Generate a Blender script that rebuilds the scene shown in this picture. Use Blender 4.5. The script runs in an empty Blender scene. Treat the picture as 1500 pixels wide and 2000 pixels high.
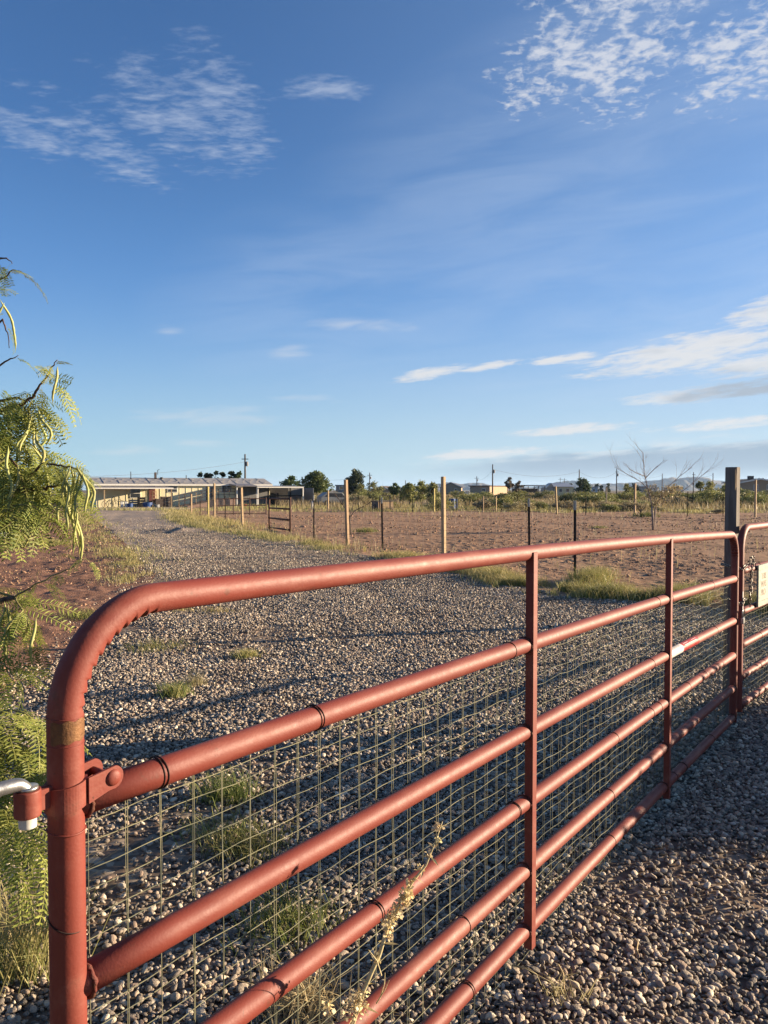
import bpy, bmesh, math, random
import numpy as np
from mathutils import Vector, Matrix, Euler

random.seed(7)
rng = np.random.default_rng(11)
R = math.radians
scene = bpy.context.scene
col = scene.collection

# ------------------------------------------------------------------ camera
CAM_H = 1.6
PITCH = math.atan(43 / 1500)
cam_data = bpy.data.cameras.new('camera')
cam = bpy.data.objects.new('camera', cam_data)
col.objects.link(cam)
cam.location = (0, 0, CAM_H)
cam.rotation_euler = (math.pi / 2 - PITCH, 0, 0)
cam_data.sensor_fit = 'HORIZONTAL'
cam_data.sensor_width = 36
cam_data.lens = 36
cam_data.clip_start = 0.05
cam_data.clip_end = 20000
scene.camera = cam

# ------------------------------------------------------------------ light
SUN_EL, SUN_AZ = R(11.0), R(76.5)          # azimuth measured from +Y towards +X
sd = Vector((math.cos(SUN_EL) * math.sin(SUN_AZ), math.cos(SUN_EL) * math.cos(SUN_AZ), math.sin(SUN_EL)))
sun_data = bpy.data.lights.new('sun', 'SUN')
sun_data.energy = 5.0
sun_data.angle = R(0.5)
sun_data.color = (1.0, 0.80, 0.56)
sun = bpy.data.objects.new('sun', sun_data)
col.objects.link(sun)
sun.rotation_euler = (-sd).to_track_quat('-Z', 'Y').to_euler()

scene.view_settings.view_transform = 'Standard'
scene.view_settings.look = 'None'
scene.view_settings.gamma = 1.0
scene.view_settings.use_curve_mapping = False
scene.view_settings.exposure = 1.75
SKY_STRENGTH = 0.05
ALB = 0.72                                  # one overall level for the colours below


# ------------------------------------------------------------------ node maths
class NT:
    """small expression helper for shader node trees"""
    def __init__(self, tree):
        self.t = tree
        self.n = tree.nodes
        self.l = tree.links

    def new(self, typ, **kw):
        nd = self.n.new(typ)
        for k, v in kw.items():
            setattr(nd, k, v)
        return nd

    def plug(self, sock, v):
        if isinstance(v, bpy.types.NodeSocket):
            self.l.new(v, sock)
        elif v is not None:
            sock.default_value = v

    def m(self, op, a, b=None, c=None, clamp=False):
        nd = self.new('ShaderNodeMath', operation=op, use_clamp=clamp)
        self.plug(nd.inputs[0], a)
        if b is not None:
            self.plug(nd.inputs[1], b)
        if c is not None:
            self.plug(nd.inputs[2], c)
        return nd.outputs[0]

    def smooth(self, x, lo, hi, a=0.0, b=1.0):
        nd = self.new('ShaderNodeMapRange', interpolation_type='SMOOTHSTEP')
        self.plug(nd.inputs[0], x)
        nd.inputs[1].default_value, nd.inputs[2].default_value = lo, hi
        nd.inputs[3].default_value, nd.inputs[4].default_value = a, b
        return nd.outputs[0]

    def lin(self, x, lo, hi, a=0.0, b=1.0):
        nd = self.new('ShaderNodeMapRange')
        self.plug(nd.inputs[0], x)
        nd.inputs[1].default_value, nd.inputs[2].default_value = lo, hi
        nd.inputs[3].default_value, nd.inputs[4].default_value = a, b
        return nd.outputs[0]

    def comb(self, x, y, z):
        nd = self.new('ShaderNodeCombineXYZ')
        for i, v in enumerate((x, y, z)):
            self.plug(nd.inputs[i], v)
        return nd.outputs[0]

    def noise(self, vec, scale, detail=4, rough=0.55, dist=0.0):
        nd = self.new('ShaderNodeTexNoise')
        if vec is not None:
            self.l.new(vec, nd.inputs['Vector'])
        nd.inputs['Scale'].default_value = scale
        nd.inputs['Detail'].default_value = detail
        nd.inputs['Roughness'].default_value = rough
        nd.inputs['Distortion'].default_value = dist
        return nd.outputs['Fac']

    def mix(self, f, a, b, blend='MIX'):
        nd = self.new('ShaderNodeMix', data_type='RGBA', blend_type=blend)
        self.plug(nd.inputs[0], f)
        self.plug(nd.inputs[6], rgba(a))
        self.plug(nd.inputs[7], rgba(b))
        return nd.outputs[2]

    def ramp(self, f, stops):
        nd = self.new('ShaderNodeValToRGB')
        cr = nd.color_ramp
        while len(cr.elements) < len(stops):
            cr.elements.new(0.5)
        for e, (p, c) in zip(cr.elements, stops):
            e.position = p
            e.color = rgba(c)
        self.l.new(f, nd.inputs[0])
        return nd.outputs[0]


def rgba(c):
    if isinstance(c, (tuple, list)) and len(c) == 3:
        return (*c, 1.0)
    return c


# ------------------------------------------------------------------ sky
world = bpy.data.worlds.new('World')
scene.world = world
world.use_nodes = True
wt = world.node_tree
wt.nodes.clear()
W = NT(wt)
sky = W.new('ShaderNodeTexSky', sky_type='NISHITA', sun_disc=False)
sky.sun_elevation = SUN_EL
sky.sun_rotation = SUN_AZ
sky.altitude = 1300
sky.air_density = 1.0
sky.dust_density = 0.6
sky.ozone_density = 3.0
tc = W.new('ShaderNodeTexCoord')
sep = W.new('ShaderNodeSeparateXYZ')
W.l.new(tc.outputs['Generated'], sep.inputs[0])
dx, dy, dz = sep.outputs
zc = W.m('MAXIMUM', dz, 0.012)
plane = W.comb(W.m('DIVIDE', dx, zc), W.m('DIVIDE', dy, zc), 0.0)       # where the ray meets a flat cloud layer
az = W.m('ARCTAN2', dx, dy)
el = W.m('ARCSINE', dz)


def azel(px, py):
    """direction of a spot of sky, in azimuth and elevation"""
    v = Vector(((px - 750) / 1500, 1.0, (1000 - py) / 1500))
    v = Matrix.Rotation(-PITCH, 3, 'X') @ v
    v.normalize()
    return math.atan2(v.x, v.y), math.asin(v.z)


def patch(x, y, hw, hh, rot=0.0, soft=1.0):
    """soft elliptical region of sky: 1 in its middle, falling to 0 and below outside"""
    a0, e0 = azel(x, y)
    sa, se = hw / 1500 / math.cos(e0), hh / 1500
    c, s = math.cos(R(rot)), math.sin(R(rot))
    da, de = W.m('SUBTRACT', az, a0), W.m('SUBTRACT', el, e0)
    u = W.m('ADD', W.m('MULTIPLY', da, c), W.m('MULTIPLY', de, s))
    v = W.m('SUBTRACT', W.m('MULTIPLY', de, c), W.m('MULTIPLY', da, s))
    q = W.m('ADD', W.m('POWER', W.m('ABSOLUTE', W.m('DIVIDE', u, sa)), 2), W.m('POWER', W.m('ABSOLUTE', W.m('DIVIDE', v, se)), 2))
    return W.m('SUBTRACT', 1.0, W.m('MULTIPLY', q, soft), clamp=True)


def total(ms):
    r = ms[0]
    for x in ms[1:]:
        r = W.m('MAXIMUM', r, x)
    return r


# thin veil clouds, high on the left
def dens(n, m, k, lo, hi):
    """cloud where noise, helped by the region's mask, passes a threshold; nothing outside the region"""
    return W.smooth(W.m('SUBTRACT', W.m('ADD', n, W.m('MULTIPLY', m, k)), k), lo, hi)


rotp = W.new('ShaderNodeMapping')
W.l.new(plane, rotp.inputs[0])
rotp.inputs['Rotation'].default_value = (0, 0, R(30))
rotp.inputs['Scale'].default_value = (1.0, 1.7, 1.0)
n_wisp = W.m('ADD', W.m('MULTIPLY', W.noise(rotp.outputs[0], 7.0, 6, 0.60, 0.3), 0.62), W.m('MULTIPLY', W.noise(rotp.outputs[0], 22.0, 4, 0.55, 0.2), 0.38))
m_wisp = total([patch(190, 280, 250, 85, -24), patch(330, 225, 250, 130, -28), patch(420, 175, 170, 130, -25), patch(650, 172, 190, 42, 0), patch(60, 262, 160, 60, -15), patch(480, 260, 120, 90, -30)])
d_wisp = dens(n_wisp, m_wisp, 0.50, 0.36, 0.66)
# small puffs, high on the right
n_puff = W.m('ADD', W.m('MULTIPLY', W.noise(plane, 30.0, 5, 0.58, 0.3), 0.62), W.m('MULTIPLY', W.noise(plane, 7.0, 2, 0.5), 0.38))
m_puff = total([patch(1260, 10, 360, 170, 8), patch(1070, 140, 170, 120, 0), patch(1450, 100, 200, 160, 10), patch(1210, 130, 230, 140, 15)])
d_puff = dens(n_puff, m_puff, 0.42, 0.40, 0.60)
# long banks low on the right
band = W.comb(W.m('MULTIPLY', az, 7.0), W.m('MULTIPLY_ADD', el, 42.0, W.m('MULTIPLY', az, -4.0)), 0.0)
n_band = W.m('ADD', W.m('MULTIPLY', W.noise(band, 2.2, 8, 0.64, 0.4), .68), W.m('MULTIPLY', W.noise(band, 8.0, 5, 0.6, 0.3), .32))
m_band = total([patch(1340, 690, 330, 58, 6), patch(1100, 700, 130, 15, 4), patch(845, 729, 130, 22, 10), patch(965, 714, 120, 14, 7), patch(1490, 610, 110, 40, 12),
                patch(1400, 766, 300, 26, 4), patch(1540, 705, 240, 44, 4), patch(1120, 838, 220, 17, 3), patch(1430, 826, 260, 18, 4), patch(950, 884, 220, 18, 4)])
d_band = dens(n_band, m_band, 0.60, 0.25, 0.51)
# faint strands on the left and middle
n_st = W.noise(band, 1.5, 7, 0.6, 0.3)
m_st = total([patch(430, 812, 260, 30, 1), patch(235, 879, 120, 18, 0), patch(572, 690, 70, 20, 8), patch(328, 641, 50, 18, 0), patch(700, 632, 160, 22, -3),
              patch(400, 865, 100, 14, 0), patch(620, 778, 110, 14, 0)])
d_st = dens(n_st, m_st, 0.40, 0.28, 0.72)
# grey-blue bank near the horizon on the right
wob = W.m('MULTIPLY', W.m('SUBTRACT', n_st, 0.5), 0.03)
a1, e1 = azel(760, 905)
a2, e2 = azel(1500, 858)
top_edge = W.m('ADD', W.m('MULTIPLY_ADD', W.m('SUBTRACT', az, a1), (e2 - e1) / (a2 - a1), e1), wob)
el_b = W.m('SUBTRACT', top_edge, el)
d_bank = W.m('MULTIPLY', W.m('MULTIPLY', W.smooth(el_b, -0.004, 0.010), W.m('MULTIPLY', W.smooth(az, a1 - 0.02, a1 + 0.22), W.smooth(az, 1.3, 0.7))), W.smooth(el, 0.006, 0.030, 0.35, 1.0))
n_rim = W.noise(band, 3.4, 6, 0.6, 0.2)
d_rim = W.m('MULTIPLY', W.m('MULTIPLY', W.smooth(W.m('ABSOLUTE', el_b), 0.012, 0.0), W.smooth(n_rim, 0.42, 0.62)), W.smooth(az, a1 - 0.02, a1 + 0.15))

K = 1.0 / SKY_STRENGTH / 2 ** scene.view_settings.exposure
SKY_FIX = W.new('ShaderNodeHueSaturation')
SKY_FIX.inputs['Saturation'].default_value = 1.0
SKY_FIX.inputs['Value'].default_value = 1.0
W.l.new(sky.outputs[0], SKY_FIX.inputs['Color'])
c0 = W.mix(1.0, SKY_FIX.outputs[0], (0.70, 0.93, 1.16), 'MULTIPLY')
# pale blue air towards the horizon all the way round, a little paler on the sun's side
toward = W.m('ADD', W.m('MULTIPLY', dx, math.sin(SUN_AZ)), W.m('MULTIPLY', dy, math.cos(SUN_AZ)))
pale = W.mix(W.lin(toward, -0.2, 1.0), (0.43 * K, 0.66 * K, 0.78 * K), (0.66 * K, 0.78 * K, 0.82 * K))
c0 = W.mix(W.smooth(el, 0.44, -0.02, 0.0, 0.92), c0, W.mix(W.smooth(el, 0.0, 0.30), pale, (0.165 * K, 0.37 * K, 0.76 * K)))
c0 = W.mix(W.smooth(toward, -0.1, 1.1, 0.0, 0.30), c0, (0.50 * K, 0.66 * K, 0.86 * K))
white = (0.80 * K, 0.80 * K, 0.80 * K)
veil = W.m('MULTIPLY', total([patch(1080, 400, 620, 330, 22), patch(1350, 640, 600, 260, 15), patch(700, 560, 420, 200, 10)]), W.smooth(W.noise(band, 0.55, 5, 0.6, 0.6), 0.25, 0.75))
c0 = W.mix(W.m('MULTIPLY', veil, 0.24), c0, (0.62 * K, 0.73 * K, 0.90 * K))
c0 = W.mix(W.m('MULTIPLY', d_bank, 0.82), c0, (0.30 * K, 0.40 * K, 0.52 * K))
c0 = W.mix(W.m('MULTIPLY', d_rim, 0.45), c0, white)
c0 = W.mix(W.m('MULTIPLY', d_st, 0.40), c0, white)
c0 = W.mix(W.m('MULTIPLY', d_wisp, 0.55), c0, (0.50 * K, 0.58 * K, 0.74 * K))
c0 = W.mix(W.m('MULTIPLY', d_puff, 0.85), c0, (0.70 * K, 0.73 * K, 0.80 * K))
shade = W.noise(band, 1.1, 3, 0.5)
c_band = W.mix(W.smooth(W.m('ADD', shade, W.m('MULTIPLY', patch(1420, 764, 260, 22, 4), 0.35)), 0.55, 0.85), white, (0.42 * K, 0.48 * K, 0.56 * K))
c0 = W.mix(W.m('MULTIPLY', d_band, 0.88), c0, c_band)
bg = W.new('ShaderNodeBackground')
W.l.new(c0, bg.inputs[0])
bg.inputs[1].default_value = SKY_STRENGTH
wo = W.new('ShaderNodeOutputWorld')
W.l.new(bg.outputs[0], wo.inputs[0])


# ------------------------------------------------------------------ geometry helpers
RP = Matrix.Rotation(-PITCH, 3, 'X')


def ray(px, py):
    return RP @ Vector(((px - 750) / 1500, 1.0, (1000 - py) / 1500))


def at(px, py, Y):
    """measure the photograph: the point of the place seen at this spot, Y metres away"""
    d = ray(px, py)
    return Vector((0, 0, CAM_H)) + d * (Y / d.y)


def gnd(px, py):
    d = ray(px, py)
    return Vector((0, 0, CAM_H)) - d * (CAM_H / d.z)


def vnoise(x, y, seed=0):
    x = np.asarray(x, float); y = np.asarray(y, float)
    xi = np.floor(x).astype(np.int64); yi = np.floor(y).astype(np.int64)
    fx = x - xi; fy = y - yi
    fx = fx * fx * (3 - 2 * fx); fy = fy * fy * (3 - 2 * fy)

    def h(a, b):
        n = (a * 374761393 + b * 668265263 + seed * 1274126177) & 0x7fffffff
        n = ((n ^ (n >> 13)) * 1274126177) & 0x7fffffff
        return ((n ^ (n >> 16)) & 0xffff) / 65535.0
    return (h(xi, yi) * (1 - fx) + h(xi + 1, yi) * fx) * (1 - fy) + (h(xi, yi + 1) * (1 - fx) + h(xi + 1, yi + 1) * fx) * fy


def tag(o, label=None, cat=None, group=None, kind=None):
    if label: o['label'] = label
    if cat: o['category'] = cat
    if group: o['group'] = group
    if kind: o['kind'] = kind
    return o


def empty(name, loc=(0, 0, 0), rz=0.0, label=None, cat=None, group=None):
    o = bpy.data.objects.new(name, None)
    o.empty_display_size = 0.2
    col.objects.link(o)
    o.location = loc
    o.rotation_euler = (0, 0, rz)
    return tag(o, label, cat, group)


def kids(o):
    return KIDS.get(o.name, [])


KIDS = {}


def link(o, parent=None):
    col.objects.link(o)
    if parent is not None:
        o.parent = parent
        KIDS.setdefault(parent.name, []).append(o)
    return o


def copy_tree(o, parent=None):
    c = o.copy()
    link(c, parent)
    for ch in list(kids(o)):
        copy_tree(ch, c)
    return c


def mesh_np(name, V, F, mat, parent=None, smooth=False, attrs=None):
    """V (n,3) array, F (m,k) array of equal polygons"""
    me = bpy.data.meshes.new(name)
    V = np.asarray(V, np.float32); F = np.asarray(F, np.int32)
    m, k = F.shape
    me.vertices.add(len(V)); me.vertices.foreach_set('co', V.ravel())
    me.loops.add(m * k); me.loops.foreach_set('vertex_index', F.ravel())
    me.polygons.add(m)
    me.polygons.foreach_set('loop_start', np.arange(0, m * k, k, dtype=np.int32))
    me.polygons.foreach_set('loop_total', np.full(m, k, np.int32))
    if smooth:
        me.polygons.foreach_set('use_smooth', np.ones(m, bool))
    for an, arr in (attrs or {}).items():
        a = me.attributes.new(an, 'FLOAT', 'POINT')
        a.data.foreach_set('value', np.asarray(arr, np.float32))
    me.update(calc_edges=True)
    me.validate()
    if mat: me.materials.append(mat)
    return link(bpy.data.objects.new(name, me), parent)


class MB:
    """collects shapes that become ONE mesh object"""
    def __init__(s):
        s.v = []; s.f = []

    def add(s, vs, fs):
        b = len(s.v)
        s.v += [tuple(x) for x in vs]
        s.f += [tuple(i + b for i in q) for q in fs]
        return s

    def box(s, c, size, rz=0.0, mat=None):
        hx, hy, hz = (x / 2 for x in size)
        M = mat or Matrix.Rotation(rz, 3, 'Z')
        c = Vector(c)
        vs = [c + M @ Vector((x * hx, y * hy, z * hz)) for z in (-1, 1) for y in (-1, 1) for x in (-1, 1)]
        return s.add(vs, [(0, 2, 3, 1), (4, 5, 7, 6), (0, 1, 5, 4), (2, 6, 7, 3), (0, 4, 6, 2), (1, 3, 7, 5)])

    def slab(s, pts, thick):
        """a flat quad/polygon given thickness along its normal"""
        p = [Vector(q) for q in pts]
        n = (p[1] - p[0]).cross(p[2] - p[0]).normalized() * (thick / 2)
        k = len(p)
        vs = [q - n for q in p] + [q + n for q in p]
        fs = [tuple(range(k))[::-1], tuple(range(k, 2 * k))] + [(i, (i + 1) % k, k + (i + 1) % k, k + i) for i in range(k)]
        return s.add(vs, fs)

    def bar(s, a, b, w, h=None, up=(0, 0, 1)):
        """rectangular bar from a to b"""
        a, b = Vector(a), Vector(b)
        h = w if h is None else h
        t = (b - a).normalized()
        up = Vector(up)
        if abs(t.dot(up)) > 0.99: up = Vector((1, 0, 0))
        x = t.cross(up).normalized(); y = x.cross(t)
        vs = []
        for q in (a, b):
            for i, j in ((-1, -1), (1, -1), (1, 1), (-1, 1)):
                vs.append(q + x * (i * w / 2) + y * (j * h / 2))
        return s.add(vs, [(3, 2, 1, 0), (4, 5, 6, 7), (0, 1, 5, 4), (1, 2, 6, 5), (2, 3, 7, 6), (3, 0, 4, 7)])

    def tube(s, pts, rad, n=8, cap=True, mod=None):
        pts = [Vector(p) for p in pts]
        if not isinstance(rad, (list, tuple, np.ndarray)): rad = [rad] * len(pts)
        t0 = (pts[1] - pts[0]).normalized()
        ref = Vector((0, 0, 1)) if abs(t0.z) < 0.9 else Vector((1, 0, 0))
        x = (ref - t0 * ref.dot(t0)).normalized()
        vs = []
        for i, p in enumerate(pts):
            a = pts[max(i - 1, 0)]; b = pts[min(i + 1, len(pts) - 1)]
            t = (b - a).normalized()
            x = (x - t * x.dot(t))
            x = x.normalized() if x.length > 1e-6 else t.orthogonal().normalized()
            y = t.cross(x)
            for k in range(n):
                th = 2 * math.pi * k / n
                r = rad[i] if mod is None else rad[i] * mod(i, x * math.cos(th) + y * math.sin(th))
                vs.append(p + (x * math.cos(th) + y * math.sin(th)) * r)
        fs = []
        for i in range(len(pts) - 1):
            for k in range(n):
                k2 = (k + 1) % n
                fs.append((i * n + k, i * n + k2, (i + 1) * n + k2, (i + 1) * n + k))
        if cap:
            fs.append(tuple(range(n))[::-1])
            fs.append(tuple(range((len(pts) - 1) * n, len(pts) * n)))
        return s.add(vs, fs)

    def lathe(s, prof, c=(0, 0, 0), n=20):
        c = Vector(c)
        vs = [c + Vector((r * math.cos(2 * math.pi * k / n), r * math.sin(2 * math.pi * k / n), z)) for r, z in prof for k in range(n)]
        fs = [(i * n + k, i * n + (k + 1) % n, (i + 1) * n + (k + 1) % n, (i + 1) * n + k) for i in range(len(prof) - 1) for k in range(n)]
        fs += [tuple(range(n))[::-1], tuple(range((len(prof) - 1) * n, len(prof) * n))]
        return s.add(vs, fs)

    def ring(s, c, axis, r, minor, n=18, m=5, rough=0.0):
        axis = Vector(axis).normalized()
        x = axis.orthogonal().normalized(); y = axis.cross(x)
        c = Vector(c)
        vs = []
        for i in range(n):
            th = 2 * math.pi * i / n
            d = x * math.cos(th) + y * math.sin(th)
            mi = minor * (1 + rough * random.uniform(-1, 1)); sh_ = axis * (minor * rough * random.uniform(-.8, .8))
            for j in range(m):
                ph = 2 * math.pi * j / m
                vs.append(c + sh_ + d * (r + mi * math.cos(ph)) + axis * (mi * math.sin(ph)))
        fs = [(i * m + j, ((i + 1) % n) * m + j, ((i + 1) % n) * m + (j + 1) % m, i * m + (j + 1) % m) for i in range(n) for j in range(m)]
        return s.add(vs, fs)

    def build(s, name, mat, parent=None, smooth=False, bevel=0.0):
        me = bpy.data.meshes.new(name)
        me.from_pydata(s.v, [], s.f)
        me.update()
        if bevel or True:
            bm = bmesh.new(); bm.from_mesh(me)
            bmesh.ops.recalc_face_normals(bm, faces=bm.faces)
            if bevel:
                bmesh.ops.bevel(bm, geom=bm.edges[:], offset=bevel, segments=1, affect='EDGES', clamp_overlap=True)
            bm.to_mesh(me); bm.free()
        if smooth:
            for p in me.polygons: p.use_smooth = True
        if mat: me.materials.append(mat)
        return link(bpy.data.objects.new(name, me), parent)


# ------------------------------------------------------------------ materials
def dk(c):
    return tuple(min(.8, x * ALB) for x in c)


def mat(name, c1, c2=None, rough=0.8, scale=5.0, detail=4, bump=0.0, bscale=None, metal=0.0, coord='Object', spec=0.3, rnd=0.0, stretch=(1, 1, 1), lo=0.35, hi=0.65, bdist=0.01):
    m = bpy.data.materials.new(name)
    m.use_nodes = True
    t = NT(m.node_tree)
    b = t.n['Principled BSDF']
    b.inputs['Roughness'].default_value = rough
    b.inputs['Metallic'].default_value = metal
    b.inputs['Specular IOR Level'].default_value = spec
    tcn = t.new('ShaderNodeTexCoord')
    mp = t.new('ShaderNodeMapping')
    mp.inputs['Scale'].default_value = stretch
    t.l.new(tcn.outputs[coord], mp.inputs[0])
    v = mp.outputs[0]
    n = t.noise(v, scale, detail, 0.6)
    c = t.mix(t.smooth(n, lo, hi), dk(c1), dk(c2 or tuple(x * 0.75 for x in c1)))
    if rnd:
        oi = t.new('ShaderNodeObjectInfo')
        hs = t.new('ShaderNodeHueSaturation')
        t.plug(hs.inputs['Value'], t.lin(oi.outputs['Random'], 0, 1, 1 - rnd, 1 + rnd))
        t.plug(hs.inputs['Hue'], t.lin(t.m('FRACT', t.m('MULTIPLY', oi.outputs['Random'], 7.13)), 0, 1, 0.5 - rnd * 0.05, 0.5 + rnd * 0.05))
        t.l.new(c, hs.inputs['Color'])
        c = hs.outputs[0]
    t.l.new(c, b.inputs['Base Color'])
    if bump:
        nb = t.noise(v, bscale or scale * 4, 4, 0.6)
        bn = t.new('ShaderNodeBump')
        bn.inputs['Strength'].default_value = bump
        bn.inputs['Distance'].default_value = bdist
        t.l.new(nb, bn.inputs['Height'])
        t.l.new(bn.outputs[0], b.inputs['Normal'])
    return m


def leafmat(name, base, dry=None, rnd=0.25, trans=0.35, attr='tint', rough=0.55):
    """leaf: colour varies with each leaf's own tint; light passes through"""
    m = bpy.data.materials.new(name)
    m.use_nodes = True
    t = NT(m.node_tree)
    b = t.n['Principled BSDF']
    b.inputs['Roughness'].default_value = rough
    b.inputs['Specular IOR Level'].default_value = 0.25
    at_ = t.new('ShaderNodeAttribute', attribute_name=attr)
    oi = t.new('ShaderNodeObjectInfo')
    c = t.mix(at_.outputs['Fac'], dk(base), dk(dry or tuple(x * 1.5 for x in base)))
    hs = t.new('ShaderNodeHueSaturation')
    t.plug(hs.inputs['Value'], t.lin(oi.outputs['Random'], 0, 1, 1 - rnd, 1 + rnd))
    t.plug(hs.inputs['Hue'], t.lin(t.m('FRACT', t.m('MULTIPLY', oi.outputs['Random'], 9.7)), 0, 1, 0.485, 0.515))
    t.l.new(c, hs.inputs['Color'])
    t.l.new(hs.outputs[0], b.inputs['Base Color'])
    tr = t.new('ShaderNodeBsdfTranslucent')
    t.l.new(hs.outputs[0], tr.inputs[0])
    mx = t.new('ShaderNodeMixShader')
    mx.inputs[0].default_value = trans
    t.l.new(b.outputs[0], mx.inputs[1]); t.l.new(tr.outputs[0], mx.inputs[2])
    t.l.new(mx.outputs[0], t.n['Material Output'].inputs['Surface'])
    return m


def soil_mat(name, c1, c2, c3, gravel=0.0, bump=0.6, near=None):
    m = bpy.data.materials.new(name)
    m.use_nodes = True
    t = NT(m.node_tree)
    b = t.n['Principled BSDF']
    b.inputs['Roughness'].default_value = 0.95
    b.inputs['Specular IOR Level'].default_value = 0.1
    g = t.new('ShaderNodeNewGeometry')
    p = g.outputs['Position']
    n1 = t.noise(p, 0.45, 5, 0.6)
    n2 = t.noise(p, 6.0, 5, 0.7)
    c = t.mix(t.smooth(n1, 0.35, 0.65), dk(c1), dk(c2))
    c = t.mix(t.m('MULTIPLY', t.smooth(n2, 0.45, 0.75), 0.7), c, dk(c3))
    if near:                                        # brown soil by the gate, darkened for shade between loose stones; dry packed grit towards the house
        sp_ = t.new('ShaderNodeSeparateXYZ'); t.l.new(p, sp_.inputs[0])
        c = t.mix(t.smooth(t.m('ADD', sp_.outputs[1], t.m('MULTIPLY', n1, 10.0)), 16, 30), dk(near), c)
    h = t.m('ADD', t.m('MULTIPLY', t.noise(p, 9.0, 5, 0.7), 0.6), t.m('MULTIPLY', t.noise(p, 45.0, 3, 0.7), 0.4))
    if gravel:
        vo = t.new('ShaderNodeTexVoronoi', feature='F1')
        vo.inputs['Scale'].default_value = 22.0
        t.l.new(p, vo.inputs['Vector'])
        sx = t.new('ShaderNodeSeparateColor'); t.l.new(vo.outputs['Color'], sx.inputs[0])
        pc = t.ramp(sx.outputs[0], STONES)
        c = t.mix(gravel, c, pc)
        h = t.m('ADD', t.m('MULTIPLY', h, 0.25), t.m('SUBTRACT', 0.6, t.m('MULTIPLY', vo.outputs['Distance'], 1.2)))
    t.l.new(c, b.inputs['Base Color'])
    bn = t.new('ShaderNodeBump')
    bn.inputs['Strength'].default_value = bump
    bn.inputs['Distance'].default_value = 0.03
    t.l.new(h, bn.inputs['Height'])
    t.l.new(bn.outputs[0], b.inputs['Normal'])
    return m


STONES = [(0.0, (0.10, 0.088, 0.078)), (0.25, (0.23, 0.19, 0.155)), (0.5, (0.41, 0.33, 0.25)), (0.64, (0.36, 0.25, 0.185)), (0.82, (0.62, 0.50, 0.37)), (1.0, (0.90, 0.78, 0.60))]


def stone_mat():
    m = bpy.data.materials.new('river_gravel')
    m.use_nodes = True
    t = NT(m.node_tree)
    b = t.n['Principled BSDF']
    b.inputs['Roughness'].default_value = 0.72
    b.inputs['Specular IOR Level'].default_value = 0.3
    oi = t.new('ShaderNodeObjectInfo')
    tcn = t.new('ShaderNodeTexCoord')
    c = t.ramp(oi.outputs['Random'], STONES)
    n = t.noise(tcn.outputs['Object'], 2.2, 4, 0.65)
    c = t.mix(t.smooth(n, 0.4, 0.8, 0.0, 0.42), c, dk((0.70, 0.59, 0.45)))
    t.l.new(c, b.inputs['Base Color'])
    bn = t.new('ShaderNodeBump'); bn.inputs['Strength'].default_value = 0.35; bn.inputs['Distance'].default_value = 0.1
    t.l.new(t.noise(tcn.outputs['Object'], 5, 4, 0.6), bn.inputs['Height'])
    t.l.new(bn.outputs[0], b.inputs['Normal'])
    return m


M = {}
STONES = [(p, dk(c)) for p, c in STONES]
M['stone'] = stone_mat()
M['drive'] = soil_mat('gravel_bed', (0.50, 0.39, 0.31), (0.42, 0.32, 0.25), (0.56, 0.45, 0.37), gravel=0.42, bump=0.22, near=(0.17, 0.115, 0.08))
M['paddock'] = soil_mat('paddock_soil', (0.46, 0.275, 0.165), (0.36, 0.215, 0.13), (0.54, 0.355, 0.235), bump=0.5)
M['yard'] = soil_mat('yard_soil', (0.33, 0.175, 0.115), (0.25, 0.135, 0.09), (0.42, 0.25, 0.175), bump=0.8)
M['ground'] = soil_mat('desert_soil', (0.24, 0.18, 0.115), (0.20, 0.15, 0.09), (0.29, 0.235, 0.14), bump=0.5)
M['wood'] = mat('weathered_lumber', (0.52, 0.375, 0.225), (0.38, 0.27, 0.16), 0.85, 6, 5, 0.5, 30, stretch=(6, 6, 0.6), rnd=0.15)
M['greywood'] = mat('grey_weathered_wood', (0.23, 0.20, 0.17), (0.15, 0.125, 0.105), 0.9, 6, 5, 0.5, 30, stretch=(6, 6, 0.5), rnd=0.1)
M['yellowpost'] = mat('yellowed_wood', (0.55, 0.46, 0.16), (0.48, 0.38, 0.14), 0.8, 8)
M['tpost'] = mat('dark_steel_post', (0.04, 0.036, 0.035), (0.075, 0.05, 0.04), 0.6, 8, metal=0.3)
M['tposttip'] = mat('post_tip_paint', (0.62, 0.60, 0.53), (0.5, 0.48, 0.42), 0.6, 12)
M['fencewire'] = mat('fence_wire', (0.17, 0.15, 0.13), (0.12, 0.095, 0.08), 0.5, 3, metal=0.5)
M['rustpipe'] = mat('rusty_pipe', (0.10, 0.052, 0.04), (0.15, 0.075, 0.05), 0.8, 7)

# ------------------------------------------------------------------ ground
LE = np.array([(0.2, -3.0), (5.4, -2.9), (7.2, -2.9), (9.9, -3.2), (13.9, -4.2), (23.3, -7.9), (55.8, -21.8), (70, -27.6)])
RE = np.array([(0.2, 14), (9.3, 14), (9.88, 4.6), (10.5, 3.8), (11.16, 2.6), (13.1, 1.83), (15.7, .84), (18, -.36), (22.2, -2.2), (27.3, -5.1), (38, -10.3), (52, -14.2), (70, -17)])
lx = lambda y: np.interp(y, LE[:, 0], LE[:, 1]) + 0.18 * (vnoise(y * 1.1, y * 0, 5) - .5)
rx = lambda y: np.interp(y, RE[:, 0], RE[:, 1]) + 0.18 * (vnoise(y * 1.3, y * 0, 9) - .5)


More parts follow.
